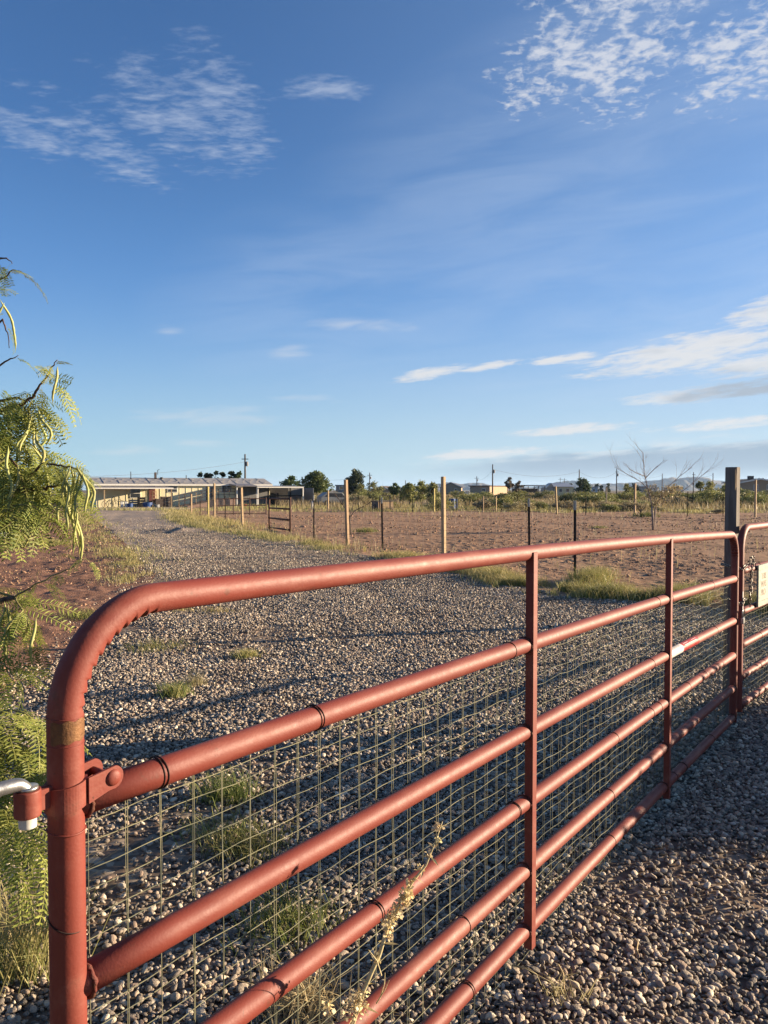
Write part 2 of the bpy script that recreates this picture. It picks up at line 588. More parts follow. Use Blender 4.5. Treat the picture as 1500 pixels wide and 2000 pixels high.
def tracks(x, y):
    """where car wheels run along the drive"""
    c = np.interp(y, [0, 3.3, 8, 13.9, 23, 38, 70], [1.6, 1.0, -.2, -1.5, -5.4, -12.6, -22]) + .25 * (vnoise(y * .25, y * 0, 41) - .5)
    w = .20 + .004 * y
    k = np.sqrt(1 + np.clip((y - 8) / 30, 0, .45))
    return (np.exp(-(((x - c - .85 * k) / w) ** 2)) + np.exp(-(((x - c + .85 * k) / w) ** 2))) * np.clip((y - 4) / 5, 0, 1)


def terr(x, y):
    h = 0.030 * vnoise(x * 0.55, y * 0.55, 1) + 0.020 * vnoise(x * 1.7, y * 1.7, 2) + 0.012 * vnoise(x * 4.5, y * 4.5, 3)
    far = np.clip((y - 8) / 12, 0, 1)
    h = h + far * 0.05 * vnoise(x * 0.8 + 40, y * 0.5, 4) - .010 * tracks(x, y)
    h = h + 0.10 * np.exp(-(((x + 8.0) / 0.9) ** 2 + ((y - 29) / 0.8) ** 2)) - 0.05 * np.exp(-(((x + 8.9) / 0.6) ** 2 + ((y - 28.2) / 0.9) ** 2))
    return h


def sheet(name, ys, xl, xr, ncol, zf, m, bias=None):
    t = np.linspace(0, 1, ncol) if bias is None else bias(np.linspace(0, 1, ncol))
    Y = np.repeat(ys[:, None], ncol, 1)
    X = xl(ys)[:, None] + (xr(ys) - xl(ys))[:, None] * t[None, :]
    Z = zf(X, Y, t[None, :])
    V = np.stack([X, Y, Z], -1).reshape(-1, 3)
    r, c = np.meshgrid(np.arange(len(ys) - 1), np.arange(ncol - 1), indexing='ij')
    a = (r * ncol + c).ravel()
    F = np.stack([a, a + 1, a + ncol + 1, a + ncol], 1)
    return tag(mesh_np(name, V, F, m, smooth=True), kind='structure')


def rows(y0, y1, k, d0):
    ys = [y0]
    while ys[-1] < y1:
        ys.append(ys[-1] + max(d0, k * ys[-1]))
    return np.array(ys)


# the desert floor out to the horizon
gy = np.concatenate([-np.geomspace(9000, 2, 24), np.geomspace(2, 9000, 24)])
gx = gy.copy()
GX, GY = np.meshgrid(gx, gy)
n_ = len(gx)
ii = np.arange(n_ - 1)
a = (ii[:, None] * n_ + ii[None, :]).ravel()
tag(mesh_np('ground', np.stack([GX.ravel(), GY.ravel(), np.full(GX.size, -0.03)], 1), np.stack([a, a + 1, a + n_ + 1, a + n_], 1), M['ground']), kind='structure')

drive = sheet('gravel_driveway', rows(0.2, 68, 0.006, 0.05), lx, rx, 240, lambda x, y, t: terr(x, y), M['drive'])


def pad_z(x, y, t):
    edge = np.clip((x - rx(y)) / 0.8, 0, 1)
    rough = (0.016 * (vnoise(x * 2.2, y * 2.8, 21) ** 2) + 0.026 * vnoise(x * 5.5, y * 8.5, 22) ** 3 + 0.026 * vnoise(x * 9, y * 14, 23) ** 2) * (.35 + 1.1 * vnoise(x * .35, y * .35, 25)) + 0.03 * vnoise(x * .6, y * .6, 24)
    return terr(x, y) * (1 - edge) + edge * rough


def yard_z(x, y, t):
    edge = np.clip((lx(y) - x) / 0.8, 0, 1)
    rough = 0.03 * (vnoise(x * 2.4, y * 2.4, 31) ** 2) + 0.035 * vnoise(x * 6, y * 9, 32) ** 2 + 0.030 * vnoise(x * 11, y * 15, 34) ** 2 + 0.03 * vnoise(x * .7, y * .7, 33)
    return terr(x, y) * (1 - edge) + edge * rough


sheet('paddock_soil', rows(9.3, 66, 0.0045, 0.05), rx, lambda y: np.maximum(.62 * y + 6, 15.0), 560, pad_z, M['paddock'])
sheet('yard_soil', rows(0.2, 68, 0.006, 0.06), lambda y: -.62 * y - 5, lx, 150, yard_z, M['yard'])

# ------------------------------------------------------------------ gravel stones
stone_src = bpy.data.collections.new('stone_shapes')
protos = []
for k in range(9):
    bm = bmesh.new()
    bmesh.ops.create_icosphere(bm, subdivisions=2, radius=0.5)
    rr = random.Random(k)
    pl = [Vector((rr.gauss(0, 1), rr.gauss(0, 1), rr.gauss(0, 1))).normalized() for _ in range(9)]
    cut = [rr.uniform(0.30, 0.46) for _ in pl]
    for v in bm.verts:
        p = v.co.copy()
        for n, d in zip(pl, cut):                       # worn flat faces
            e = p.dot(n) - d
            if e > 0: p -= n * e * (0.85 if k % 3 else 0.6)
        v.co = p
    me = bpy.data.meshes.new('stone')
    bm.to_mesh(me); bm.free()
    for p in me.polygons: p.use_smooth = True
    me.materials.append(M['stone'])
    o = bpy.data.objects.new('stone', me)
    stone_src.objects.link(o)
    protos.append(o)


def soil_gap(x, y):
    """0..1: where bare soil shows between the stones"""
    g = np.exp(-(((x + 1.0) / 0.42) ** 2 + ((y - 3.3) / 0.8) ** 2)) * 0.8
    g = g + 0.55 * np.clip((vnoise(x * 1.6, y * 1.6, 51) - 0.66) / 0.15, 0, 1)
    g = g + 0.9 * np.clip(1.0 - (x - lx(y)) / (0.3 + 0.05 * y), 0, 1) * (0.4 + 0.6 * vnoise(x * 3, y * 3, 52))
    g = g + 0.8 * np.clip(1.0 - (rx(y) - x) / 0.4, 0, 1) + .30 * tracks(x, y)
    return np.clip(g, 0, 1)


P, S, Rr = [], [], []
for y0, y1, step, size in ((0.9, 4.2, 0.0158, 0.0170), (4.2, 7.5, 0.0185, 0.0188), (7.5, 12, 0.0255, 0.0210), (12, 18, 0.036, 0.0235), (18, 30, 0.056, 0.025), (30, 46, .11, .030)):
    xs = np.arange(-0.62 * y1 - 1.2, 0.56 * y1 + 1.2, step)
    ys = np.arange(y0, y1, step)
    X, Y = np.meshgrid(xs, ys)
    X = X.ravel() + rng.uniform(-.5, .5, X.size) * step; Y = Y.ravel() + rng.uniform(-.5, .5, Y.size) * step
    ok = (rng.random(X.size) > np.clip((Y - 22) / 22, 0, 1)) & (X > -0.62 * Y - 1.0) & (X < 0.55 * Y + 1.0) & (X > lx(Y) - 1.1 * rng.random(X.size) ** 2.2 - .05) & (X < rx(Y) + 0.05) & (rng.random(X.size) > soil_gap(X, Y))
    X, Y = X[ok], Y[ok]
    s = size * np.exp(rng.normal(0, 0.36 if y1 < 13 else 0.28, X.size))
    big = rng.random(X.size) < 0.02
    s[big] *= 1.25
    s = np.minimum(s, 2.0 * size)
    P.append(np.stack([X, Y, terr(X, Y) + s * 0.10 + rng.random(X.size) * 0.012], 1))
    S.append(np.stack([s * rng.uniform(1.0, 1.45, s.size), s * rng.uniform(.75, 1.05, s.size), s * rng.uniform(.48, .8, s.size)], 1))
    Rr.append(np.stack([rng.normal(0, .35, s.size), rng.normal(0, .35, s.size), rng.uniform(0, 6.28, s.size)], 1))
P, S, Rr = map(np.concatenate, (P, S, Rr))
IDX = rng.integers(0, len(protos), len(P))
# the stones that show largest are objects of their own
c_, s_ = math.cos(PITCH), math.sin(PITCH)
zr = P[:, 2] - CAM_H
dep = P[:, 1] * c_ - zr * s_
upc = P[:, 1] * s_ + zr * c_
pxx, pyy = 750 + 1500 * P[:, 0] / dep, 1000 - 1500 * upc / dep
gate_side = (P[:, 0] + .475) * .8155 - (P[:, 1] - 1.135) * .579          # in front of the gate
vis = (pxx > 20) & (pxx < 1490) & (pyy < 1985) & (gate_side > 0.05)
score = np.where(vis, S[:, 0] / dep, 0)
top = np.argsort(-score)[:300]
for i in top:
    o = bpy.data.objects.new('stone', protos[IDX[i]].data)
    o.location = P[i]; o.rotation_euler = Rr[i]; o.scale = S[i]
    link(o, drive)
keep = np.ones(len(P), bool); keep[top] = False
P, S, Rr, IDX = P[keep], S[keep], Rr[keep], IDX[keep]
def scatter(name, P, S, Rr, IDX, src, m, parent=None):
    """thousands of small stones: one object, instances on points"""
    gme = bpy.data.meshes.new(name)
    gme.vertices.add(len(P)); gme.vertices.foreach_set('co', P.astype(np.float32).ravel())
    for nm, arr in (('scl', S), ('rot', Rr)):
        a_ = gme.attributes.new(nm, 'FLOAT_VECTOR', 'POINT'); a_.data.foreach_set('vector', arr.astype(np.float32).ravel())
    a_ = gme.attributes.new('idx', 'INT', 'POINT'); a_.data.foreach_set('value', IDX.astype(np.int32))
    gme.materials.append(m)
    o = link(bpy.data.objects.new(name, gme), parent)
    o['kind'] = 'stuff'
    ng = bpy.data.node_groups.new('scatter_stones', 'GeometryNodeTree')
    ng.interface.new_socket('Geometry', in_out='INPUT', socket_type='NodeSocketGeometry')
    ng.interface.new_socket('Geometry', in_out='OUTPUT', socket_type='NodeSocketGeometry')
    gi = ng.nodes.new('NodeGroupInput'); go = ng.nodes.new('NodeGroupOutput')
    iop = ng.nodes.new('GeometryNodeInstanceOnPoints')
    ci = ng.nodes.new('GeometryNodeCollectionInfo')
    ci.inputs[0].default_value = src
    ci.inputs['Separate Children'].default_value = True
    ci.inputs['Reset Children'].default_value = True
    iop.inputs['Pick Instance'].default_value = True


    def named(n, t, ng):
        nd = ng.nodes.new('GeometryNodeInputNamedAttribute'); nd.data_type = t; nd.inputs[0].default_value = n
        return nd.outputs[0]


    e2r = ng.nodes.new('FunctionNodeEulerToRotation')
    ng.links.new(gi.outputs[0], iop.inputs['Points'])
    ng.links.new(ci.outputs[0], iop.inputs['Instance'])
    ng.links.new(named('idx', 'INT', ng), iop.inputs['Instance Index'])
    ng.links.new(named('rot', 'FLOAT_VECTOR', ng), e2r.inputs[0])
    ng.links.new(e2r.outputs[0], iop.inputs['Rotation'])
    ng.links.new(named('scl', 'FLOAT_VECTOR', ng), iop.inputs['Scale'])
    ng.links.new(iop.outputs[0], go.inputs[0])

    o.modifiers.new('scatter_stones', 'NODES').node_group = ng
    return o


scatter('gravel', P, S, Rr, IDX, stone_src, M['stone'], drive)
# clods of dry soil on the paddock and the yard
M['clod'] = mat('dry_soil_clod', (0.45, 0.275, 0.17), (0.36, 0.215, 0.135), .95, 6, rnd=.2)
clod_src = bpy.data.collections.new('clod_shapes')
for k in range(4):
    me = protos[k].data.copy(); me.name = 'clod'; me.materials.clear(); me.materials.append(M['clod'])
    for v in me.vertices: v.co *= 1 + .28 * (vnoise(v.co.x * 6 + k, v.co.y * 6 + v.co.z * 4, 5) - .5)
    clod_src.objects.link(bpy.data.objects.new('clod', me))
for nm, sgn, zf_ in (('soil_clods', 1, pad_z), ('yard_clods', -1, yard_z)):
    n = 52000 if sgn > 0 else 16000
    y = (9.4 if sgn > 0 else 4.5) + 38 * rng.random(n) ** 1.6
    x = rx(y) + rng.random(n) * (.62 * y + 6 - rx(y)) if sgn > 0 else lx(y) - rng.random(n) * (.62 * y + 2 + lx(y)).clip(.5)
    ok = (vnoise(x * .7, y * 1.1, 71) + .5 * vnoise(x * 3, y * 4, 72) > .74) & (np.abs(x / y) < .6)
    x, y = x[ok], y[ok]
    sz = (.012 + .00075 * y) * np.exp(rng.normal(0, .5, len(x)))
    scatter(nm, np.stack([x, y, zf_(x, y, 0) + sz * .05], 1), np.stack([sz * 1.2, sz, sz * .6], 1), np.stack([rng.normal(0, .4, len(x)), rng.normal(0, .4, len(x)), rng.uniform(0, 6.28, len(x))], 1), rng.integers(0, 4, len(x)), clod_src, M['clod'])
print('stones', len(P))


# ------------------------------------------------------------------ red tube gate
def red_paint():
    m = bpy.data.materials.new('red_gate_paint')
    m.use_nodes = True
    t = NT(m.node_tree)
    b = t.n['Principled BSDF']
    tcn = t.new('ShaderNodeTexCoord')
    o = tcn.outputs['Object']
    n1 = t.noise(o, 2.5, 4, 0.6)
    n2 = t.noise(o, 160, 3, 0.6)
    n3 = t.noise(o, 38, 5, 0.75)
    c = t.mix(t.smooth(n1, .3, .7), (0.165, 0.0285, 0.0175), (0.142, 0.0245, 0.0150))
    c = t.mix(t.smooth(n3, .62, .78, 0, .35), c, (0.18, 0.062, 0.045))           # dust and rubbed paint
    c = t.mix(t.smooth(n2, .74, .80, 0, .8), c, (0.27, 0.17, 0.12))            # small chips
    c = t.mix(t.smooth(t.noise(o, 60, 4, .7), .68, .74, 0, .8), c, (0.06, 0.022, 0.016))
    mp = t.new('ShaderNodeMapping'); mp.inputs['Scale'].default_value = (5, 90, 90)
    t.l.new(o, mp.inputs[0])
    c = t.mix(t.smooth(t.noise(mp.outputs[0], 1.0, 4, .65), .66, .74, 0, .5), c, (0.22, 0.10, 0.075))     # scratches along the tubes
    mp2 = t.new('ShaderNodeMapping'); mp2.inputs['Scale'].default_value = (2.2, 7, 7)
    t.l.new(o, mp2.inputs[0])
    c = t.mix(t.smooth(t.noise(mp2.outputs[0], 1.0, 5, .7), .48, .70, 0, .6), c, (0.235, 0.085, 0.060))   # sun-faded blotches
    c = t.mix(t.smooth(t.noise(o, 14, 6, .75), .61, .70, 0, .6), c, (0.085, 0.030, 0.018))   # rust bleeding through
    t.l.new(c, b.inputs['Base Color'])
    t.plug(b.inputs['Roughness'], t.lin(n3, .3, .8, .55, .70))
    b.inputs['Specular IOR Level'].default_value = 0.38
    bn = t.new('ShaderNodeBump'); bn.inputs['Strength'].default_value = 0.18; bn.inputs['Distance'].default_value = 0.002
    t.l.new(t.noise(o, 220, 2, .5), bn.inputs['Height'])
    t.l.new(bn.outputs[0], b.inputs['Normal'])
    return m


M['red'] = red_paint()
M['weld'] = mat('rusty_painted_weld', (0.15, 0.032, 0.022), (0.10, 0.04, 0.02), .7, 60, 4, .4, 150)
M['meshwire'] = mat('welded_mesh_wire', (0.32, 0.30, 0.18), (0.13, 0.14, 0.10), 0.6, 9, metal=0.1)
M['tiewire'] = mat('dark_tie_wire', (0.035, 0.02, 0.018), (0.07, 0.03, 0.022), 0.6, 60, metal=0.5)
M['galv'] = mat('galvanised_steel', (0.55, 0.55, 0.54), (0.40, 0.40, 0.40), 0.38, 25, 4, 0.1, 60, metal=0.85)
M['chain'] = mat('dark_chain', (0.10, 0.095, 0.09), (0.18, 0.15, 0.13), 0.42, 50, metal=0.8)
M['bare'] = mat('bare_rusty_steel', (0.23, 0.115, 0.05), (0.165, 0.08, 0.04), 0.6, 90, 5, 0.2, 200, metal=0.4)
M['white_plastic'] = mat('white_plastic', (0.74, 0.71, 0.64), (0.62, 0.58, 0.50), 0.5, 20)
M['sticker_red'] = mat('red_sticker', (0.36, 0.016, 0.016), (0.42, 0.06, 0.05), 0.4, 30)
M['sticker_white'] = mat('white_sticker', (0.80, 0.79, 0.75), (0.72, 0.70, 0.66), 0.4, 30)
M['print'] = mat('dark_print', (0.12, 0.03, 0.03), None, 0.5, 40)

RAIL_Z = [1.398, 1.104, .825, .595, .375, .178]
TUBE = 0.0243


def drop(u):
    return 0.0111 * u + 0.00273 * u * u


def build_gate(root, L, uprights, dz, seed, rings, detail, droop=1.0):
    rg = random.Random(seed)
    gz = lambda z, u: z + (0.0254 - drop(u)) * droop + dz

    # bent tube: stile, top rail, end stile
    rad = 0.165
    pts, inner = [], []
    path = [(0.0, 0.17 + 0.012 * k) for k in range(0)]
    zt = lambda u: gz(RAIL_Z[0], u)
    for z in np.linspace(gz(RAIL_Z[5], 0) - 0.03, zt(rad) - rad - 0.001, 40): pts.append((0, z))
    nb = 130 if detail else 30
    for k in range(nb + 1):
        th = math.pi - (math.pi / 2) * k / nb
        pts.append((rad + rad * math.cos(th), zt(rad) - rad + rad * math.sin(th)))
    b0, b1 = 40, 40 + nb
    for u in np.linspace(rad + .04, L - rad - .04, 60): pts.append((u, zt(u)))
    e0 = len(pts)
    for k in range(nb + 1):
        th = math.pi / 2 - (math.pi / 2) * k / nb
        pts.append((L - rad + rad * math.cos(th), zt(L - rad) - rad + rad * math.sin(th)))
    e1 = len(pts) - 1
    for z in np.linspace(zt(L - rad) - rad - .02, gz(RAIL_Z[5], L) - .03, 30): pts.append((L, z))

    def crimp(i, d):
        for (s0, s1, cu) in ((b0, b1, rad), (e0, e1, L - rad)):
            if s0 <= i <= s1:
                p = pts[i]
                toc = Vector((cu - p[0], 0, zt(cu) - rad - p[1]))
                toc.normalize()
                f = max(0.0, d.dot(toc))
                ph = (i - s0) / max(1, s1 - s0)
                saw = (ph * 11.5) % 1.0
                env = min(1, 8 * ph, 8 * (1 - ph))
                return 1 - env * (f ** 3) * (0.60 * (saw ** 2.0) - 0.05)
        return 1.0
    mb = MB(); mb.tube([(u, 0, z) for u, z in pts], [0.0262 if i < b0 else 0.0262 - .0016 * min(1, (i - b0) / nb) for i in range(len(pts))], 36 if detail else 14, mod=crimp)
    mb.build('frame', M['red'], root, smooth=True)
    for k in range(1, 6):
        mb = MB()
        us = np.linspace(0, L, 26)
        mb.tube([(u, 0, gz(RAIL_Z[k], u)) for u in us], TUBE, 28 if detail else 12)
        rail = mb.build('rail', M['red'], root, smooth=True)
        for u in (0.0275, L - 0.0275):
            MB().ring((u, 0, gz(RAIL_Z[k], u)), (1, 0, 0.01), TUBE + .0012, .0042, 34, 6, .42).build('weld_bead', M['weld'], rail, smooth=True)
    for u in uprights:
        mb = MB()
        zb, zt_ = gz(RAIL_Z[5], u) - .055, gz(RAIL_Z[0], u) + .004
        zc = (zb + zt_) / 2
        o_ = [(-.003, -.0295), (.027, -.0295), (.027, -.0255), (.001, -.0255), (.001, -.002), (-.003, -.002)]   # angle iron: front flange and web
        mb.add([(u + x, y, z) for z in (zb, zt_) for x, y in o_], [tuple(range(6))[::-1], tuple(range(6, 12))] + [(i, (i + 1) % 6, 6 + (i + 1) % 6, 6 + i) for i in range(6)])
        up = mb.build('upright', M['red'], root, bevel=.0007)
        for k in range(1, 6):
            MB().ring((u - .0035, 0, gz(RAIL_Z[k], u)), (1, 0, 0), TUBE + .001, .0030, 30, 5, .45).build('weld_bead', M['weld'], up, smooth=True)
    # welded wire mesh hung on the far side of the rails, two overlapping layers
    for lay in range(2):
        mb = MB()
        y = .0275 + .009 * lay
        u = 0.055 + .004 * lay
        while u < L - .03:
            top_z = gz(RAIL_Z[1], u) - .012 - .01 * lay
            zs = np.linspace(top_z, 0.015 + .01 * lay, 9)
            j = rg.uniform(-.002, .002)
            mb.tube([(u + j + rg.uniform(-.0022, .0022) * (.4 + u * .5), y + rg.uniform(-.002, .002), z) for z in zs], .00082, 6, cap=False)
            u += .0700 if lay == 0 else .0712
        z = gz(RAIL_Z[1], 0) - .05 - .0385 * lay
        while z > .03 - .1:
            us = np.linspace(0.03, L - .03, 70)
            ph = rg.uniform(0, 6)
            mb.tube([(u, y - .0021 + .002 * math.sin(u * 3 + ph), max(0.012, z + (0.0254 - drop(u)) * droop - .025 + (.0018 + .0022 * min(1, u / 2)) * math.sin(u * 26 + ph) + rg.uniform(-.0012, .0012))) for u in us], .00076, 6, cap=False)
            z -= .077
        w_ = mb.build('wire_mesh', M['meshwire'], root)
        w_['kind'] = 'stuff'
    for k, u, dbl in rings:
        tilt = rg.uniform(-.12, .12)
        zz = gz(RAIL_Z[k], u)
        MB().ring((u, .002, zz), (1, tilt, rg.uniform(-.1, .1)), TUBE + .0022, .0015, 24, 6).build('tie_wire', M['tiewire'], root, smooth=True)
        if dbl: MB().ring((u + .005, .002, zz), (1, tilt + .12, rg.uniform(-.1, .1)), TUBE + .0024, .0014, 24, 6).build('tie_wire', M['tiewire'], root, smooth=True)
    return gz


GA = math.atan2(.8155, .579)
gate = empty('tube_gate', (-.4752, 1.135, 0), GA, 'red six rail tube gate with bolted hinge on its left stile, nearest the camera', 'gate', 'red tube gates')
RINGS = [(1, .165, True), (1, .565, True), (1, 1.485, False), (1, 3.03, False), (1, 3.25, False), (1, 4.15, False),
         (2, 2.95, False), (2, 4.25, False), (3, .78, True), (3, 1.52, True), (3, 2.45, False), (3, 2.95, False), (3, 3.08, False), (3, 3.62, False), (3, 4.0, False),
         (4, 1.2, False), (4, 2.4, False), (5, 1.22, True), (5, 2.42, False), (5, 3.37, False), (5, 3.55, True), (5, 4.2, False)]
gz = build_gate(gate, 4.84, [1.60, 3.19], 0.0, 3, RINGS, True)

# bare band where the paint has come off the stile
mb = MB()
vs, fs = [], []
na, nz = 26, 6
for i in range(na + 1):
    th = R(-170 + 168 * i / na)
    lift = 0.004 * (i / na) ** 6
    for j in range(nz + 1):
        z = 1.2275 + lift * 2 + (0.032 - 4 * lift) * j / nz + .0016 * math.sin(i * .9) * (j - 3) / 3 + .004 * (i / na)
        vs.append((.0269 * math.cos(th), .0269 * math.sin(th), z))
for i in range(na):
    for j in range(nz):
        a0 = i * (nz + 1) + j
        fs.append((a0, a0 + nz + 1, a0 + nz + 2, a0 + 1))
mb.add(vs, fs)
mb.build('bare_steel_band', M['bare'], gate, smooth=True)
MB().ring((0, 0, 1.223), (.01, .02, 1), .0264, .0008, 36, 6).build('paint_edge', M['red'], gate, smooth=True)
MB().ring((0, 0, 1.264), (.02, -.04, 1), .0264, .0008, 36, 6).build('paint_edge', M['red'], gate, smooth=True)

# hinge: strap round the stile, lugs with carriage bolt, barrel on the far side
hinge = empty('hinge', (0, 0, 0)); col.objects.unlink(hinge); link(hinge, gate)
mb = MB()
prof = []
zs0, zs1 = 1.128, 1.166
ang = np.linspace(R(20), R(340), 40)
ro, ri = .0305, .0266
vs = []
for r_, z_ in ((ri, zs0), (ro, zs0), (ro, zs1), (ri, zs1)):
    for a_ in ang:
        vs.append((r_ * math.cos(a_), r_ * math.sin(a_), z_ + .004 * math.cos(a_)))
n = len(ang)
fs = [(k * n + i, k * n + i + 1, ((k + 1) % 4) * n + i + 1, ((k + 1) % 4) * n + i) for k in range(4) for i in range(n - 1)]
mb.add(vs, fs)
for s in (-1, 1):                                            # lugs, rounded at the end
    out = [(.020, zs0 + .003), (.054, 1.144 - .004)]
    for k in range(9):
        th = R(-75 + 150 * k / 8)
        out.append((.062 + .018 * math.cos(th), 1.158 + .018 * math.sin(th)))
    out += [(.020, zs1 + .004)]
    yy = s * .0265
    t_ = .004
    m_ = len(out)
    v2 = [(u, yy - t_ / 2, z) for u, z in out] + [(u, yy + t_ / 2, z) for u, z in out]
    mb.add(v2, [tuple(range(m_))[::-1], tuple(range(m_, 2 * m_))] + [(i, (i + 1) % m_, m_ + (i + 1) % m_, m_ + i) for i in range(m_)])
strap = mb.build('strap', M['red'], hinge)
mb = MB()
vs, fs = [], []
for i in range(6):
    ph = R(90 * i / 5)
    for k in range(20):
        th = 2 * math.pi * k / 20
        r_ = .0128 * math.cos(ph) if i < 5 else .0004
        vs.append((.062 + r_ * math.cos(th), -.0285 - .0062 * math.sin(ph), 1.158 + r_ * math.sin(th)))
fs = [(i * 20 + k, i * 20 + (k + 1) % 20, (i + 1) * 20 + (k + 1) % 20, (i + 1) * 20 + k) for i in range(5) for k in range(20)]
mb.add(vs, fs)
mb.tube([(.062, -.027, 1.158), (.062, .036, 1.158)], .0062, 12)
mb.lathe([(.0105, -.006), (.0105, .006)], (.062, 0, 0), 6) if False else None
mb.build('bolt', M['red'], hinge, smooth=True)
mb = MB()
mb.lathe([(.0104, 1.134), (.0178, 1.134), (.0184, 1.136), (.0184, 1.170), (.0178, 1.172), (.0104, 1.172)], (-.0600, 0.0, 0), 60)
mb.box((-.034, -.004, 1.152), (.020, .007, .030))
mb.box((-.034, .006, 1.152), (.020, .007, .030))
mb.build('barrel', M['red'], hinge, smooth=False, bevel=.0006)
mb = MB()
mb.ring((0, 0, 1.094), (.04, -.08, 1), .0266, .0016, 40, 6)
mb.build('stile_ring', M['red'], gate, smooth=True)
mb = MB()
mb.ring((0, 0, 0.955), (.18, -.42, 1), .0274, .0013, 40, 6)
mb.build('tie_wire', M['tiewire'], gate, smooth=True)

# sticker on the third rail: white part and red part wrapped on the tube
stk = empty('sticker'); col.objects.unlink(stk); link(stk, gate)


def wrap(u0, u1, a0, a1, r, k=2, n=16, segs=4):
    vs, fs = [], []
    for i in range(segs + 1):
        u = u0 + (u1 - u0) * i / segs
        for j in range(n + 1):
            th = R(a0 + (a1 - a0) * j / n)
            vs.append((u, -r * math.cos(th), gz(RAIL_Z[k], u) + r * math.sin(th)))
    for i in range(segs):
        for j in range(n):
            q = i * (n + 1) + j
            fs.append((q, q + 1, q + n + 2, q + n + 1))
    return MB().add(vs, fs)


wrap(3.235, 3.46, -75, 88, TUBE + .0008).build('white_panel', M['sticker_white'], stk, smooth=True)
wrap(3.46, 3.79, -75, 88, TUBE + .0006).build('red_panel', M['sticker_red'], stk, smooth=True)
for a_ in (52, 64, 76):
    wrap(3.27 + (a_ - 52) * .002, 3.43, a_, a_ + 4, TUBE + .0011, n=2).build('print_line', M['print'], stk)
for a_, u0, u1 in ((58, 3.49, 3.58), (58, 3.66, 3.75), (34, 3.50, 3.74)):
    wrap(u0, u1, a_, a_ + 6, TUBE + .0011, n=3).build('print_line', M['sticker_white'], stk)

# galvanised pintle bolt from the hinge post outside the picture
bolt = empty('pintle_bolt', (-.4752, 1.135, 0), GA, 'galvanised bent bolt passing through the hinge barrel of the red gate', 'hinge bolt')
mb = MB()
pp = [(-.31, .02, 1.180), (-.20, .012, 1.182), (-.13, .006, 1.1835), (-.095, .003, 1.184)]
for k in range(1, 8):
    th = R(90 - 90 * k / 7)
    pp.append((-.082 + .022 * math.cos(th) , .001, 1.162 + .022 * math.sin(th)))
pp += [(-.0600, 0, 1.155), (-.0600, 0, 1.133)]
mb.tube(pp, .0098, 18)
mb.lathe([(.0148, 1.1725), (.0148, 1.1765)], (-.0600, 0, 0), 20)
mb.build('bolt', M['galv'], bolt, smooth=True)
mb = MB(); mb.lathe([(.0118, 1.118), (.0122, 1.120), (.0122, 1.1335), (.0100, 1.1335)], (-.0600, 0, 0), 48)
mb.build('end_cap', M['white_plastic'], bolt, smooth=False)
hp = empty('hinge_post', (-.4752 - .37 * .579 - .02, 1.135 - .37 * .8155, 0), GA, 'round timber post that carries the hinge of the red gate', 'post')
mb = MB(); mb.tube([(0, 0, -.3), (0, 0, 1.0), (0.004, 0, 1.75)], [.075, .072, .068], 16); mb.build('post', M['greywood'], hp, smooth=True)

# second leaf, to the right
GB = math.atan2(.765, .644)
G1 = Vector((2.418, 5.205, 0))
gate2 = empty('tube_gate', G1, GB, 'red tube gate leaf on the right that carries the sign', 'gate', 'red tube gates')
build_gate(gate2, 3.05, [1.5], -.062, 8, [(1, .45, False), (2, .62, False), (3, .5, False), (4, .62, False), (5, .62, False), (5, 1.2, False)], False, droop=0.2)
mb = MB(); mb.box((-.0105, -.0245, .83), (.012, .0025, .165)); mb.build('sticker', M['sticker_white'], gate2)

# timber post behind the meeting stiles
gp = empty('gate_post', (2.447, 5.395, 0), GA - R(6), 'square timber post standing behind the chained ends of both red gate leaves', 'post')
mb = MB()
mb.box((0, 0, .78), (.076, .078, 1.96)); mb.build('post', M['greywood'], gp, bevel=.003)
mb = MB()
mb.tube([(-.038, -.03, 1.60), (-.045, -.033, 1.68), (-.052, -.034, 1.745)], [.006, .006, .002], 5); mb.build('splinter', M['wood'], gp)

# ------------------------------------------------------------------ chain and padlock
def chain(name, path, label, parent_things=None):
    root = empty(name, (0, 0, 0), 0, label, 'chain', 'chains that hold the gate leaves together')
    me_o = MB()
    ring_pts = []
    for k in range(17):
        th = 2 * math.pi * k / 16
        ring_pts.append((.0125 * math.cos(th) + (.006 if math.cos(th) > 0 else -.006), .0085 * math.sin(th), 0))
    me_o.tube(ring_pts, .0030, 6, cap=False)
    base = None
    path = [Vector(p) for p in path]
    seg = []
    d = 0
    for p, q in zip(path, path[1:]): seg.append((d, d + (q - p).length, p, q)); d += (q - p).length
    n = int(d / .026)
    for i in range(n):
        s = (i + .5) * d / n
        for a0, a1, p, q in seg:
            if a0 <= s <= a1: break
        t = (q - p).normalized()
        c = p + t * (s - a0)
        x = t; up = Vector((0, 0, 1)) if abs(t.z) < .9 else Vector((1, 0, 0))
        y = up.cross(x).normalized(); z = x.cross(y)
        if i % 2: y, z = z, -y
        m3 = Matrix((x, y, z)).transposed()
        if base is None:
            base = me_o.build('link', M['chain'], root, smooth=True); o = base
        else:
            o = bpy.data.objects.new('link', base.data); link(o, root)
        o.matrix_local = Matrix.Translation(c) @ m3.to_4x4()
    return root


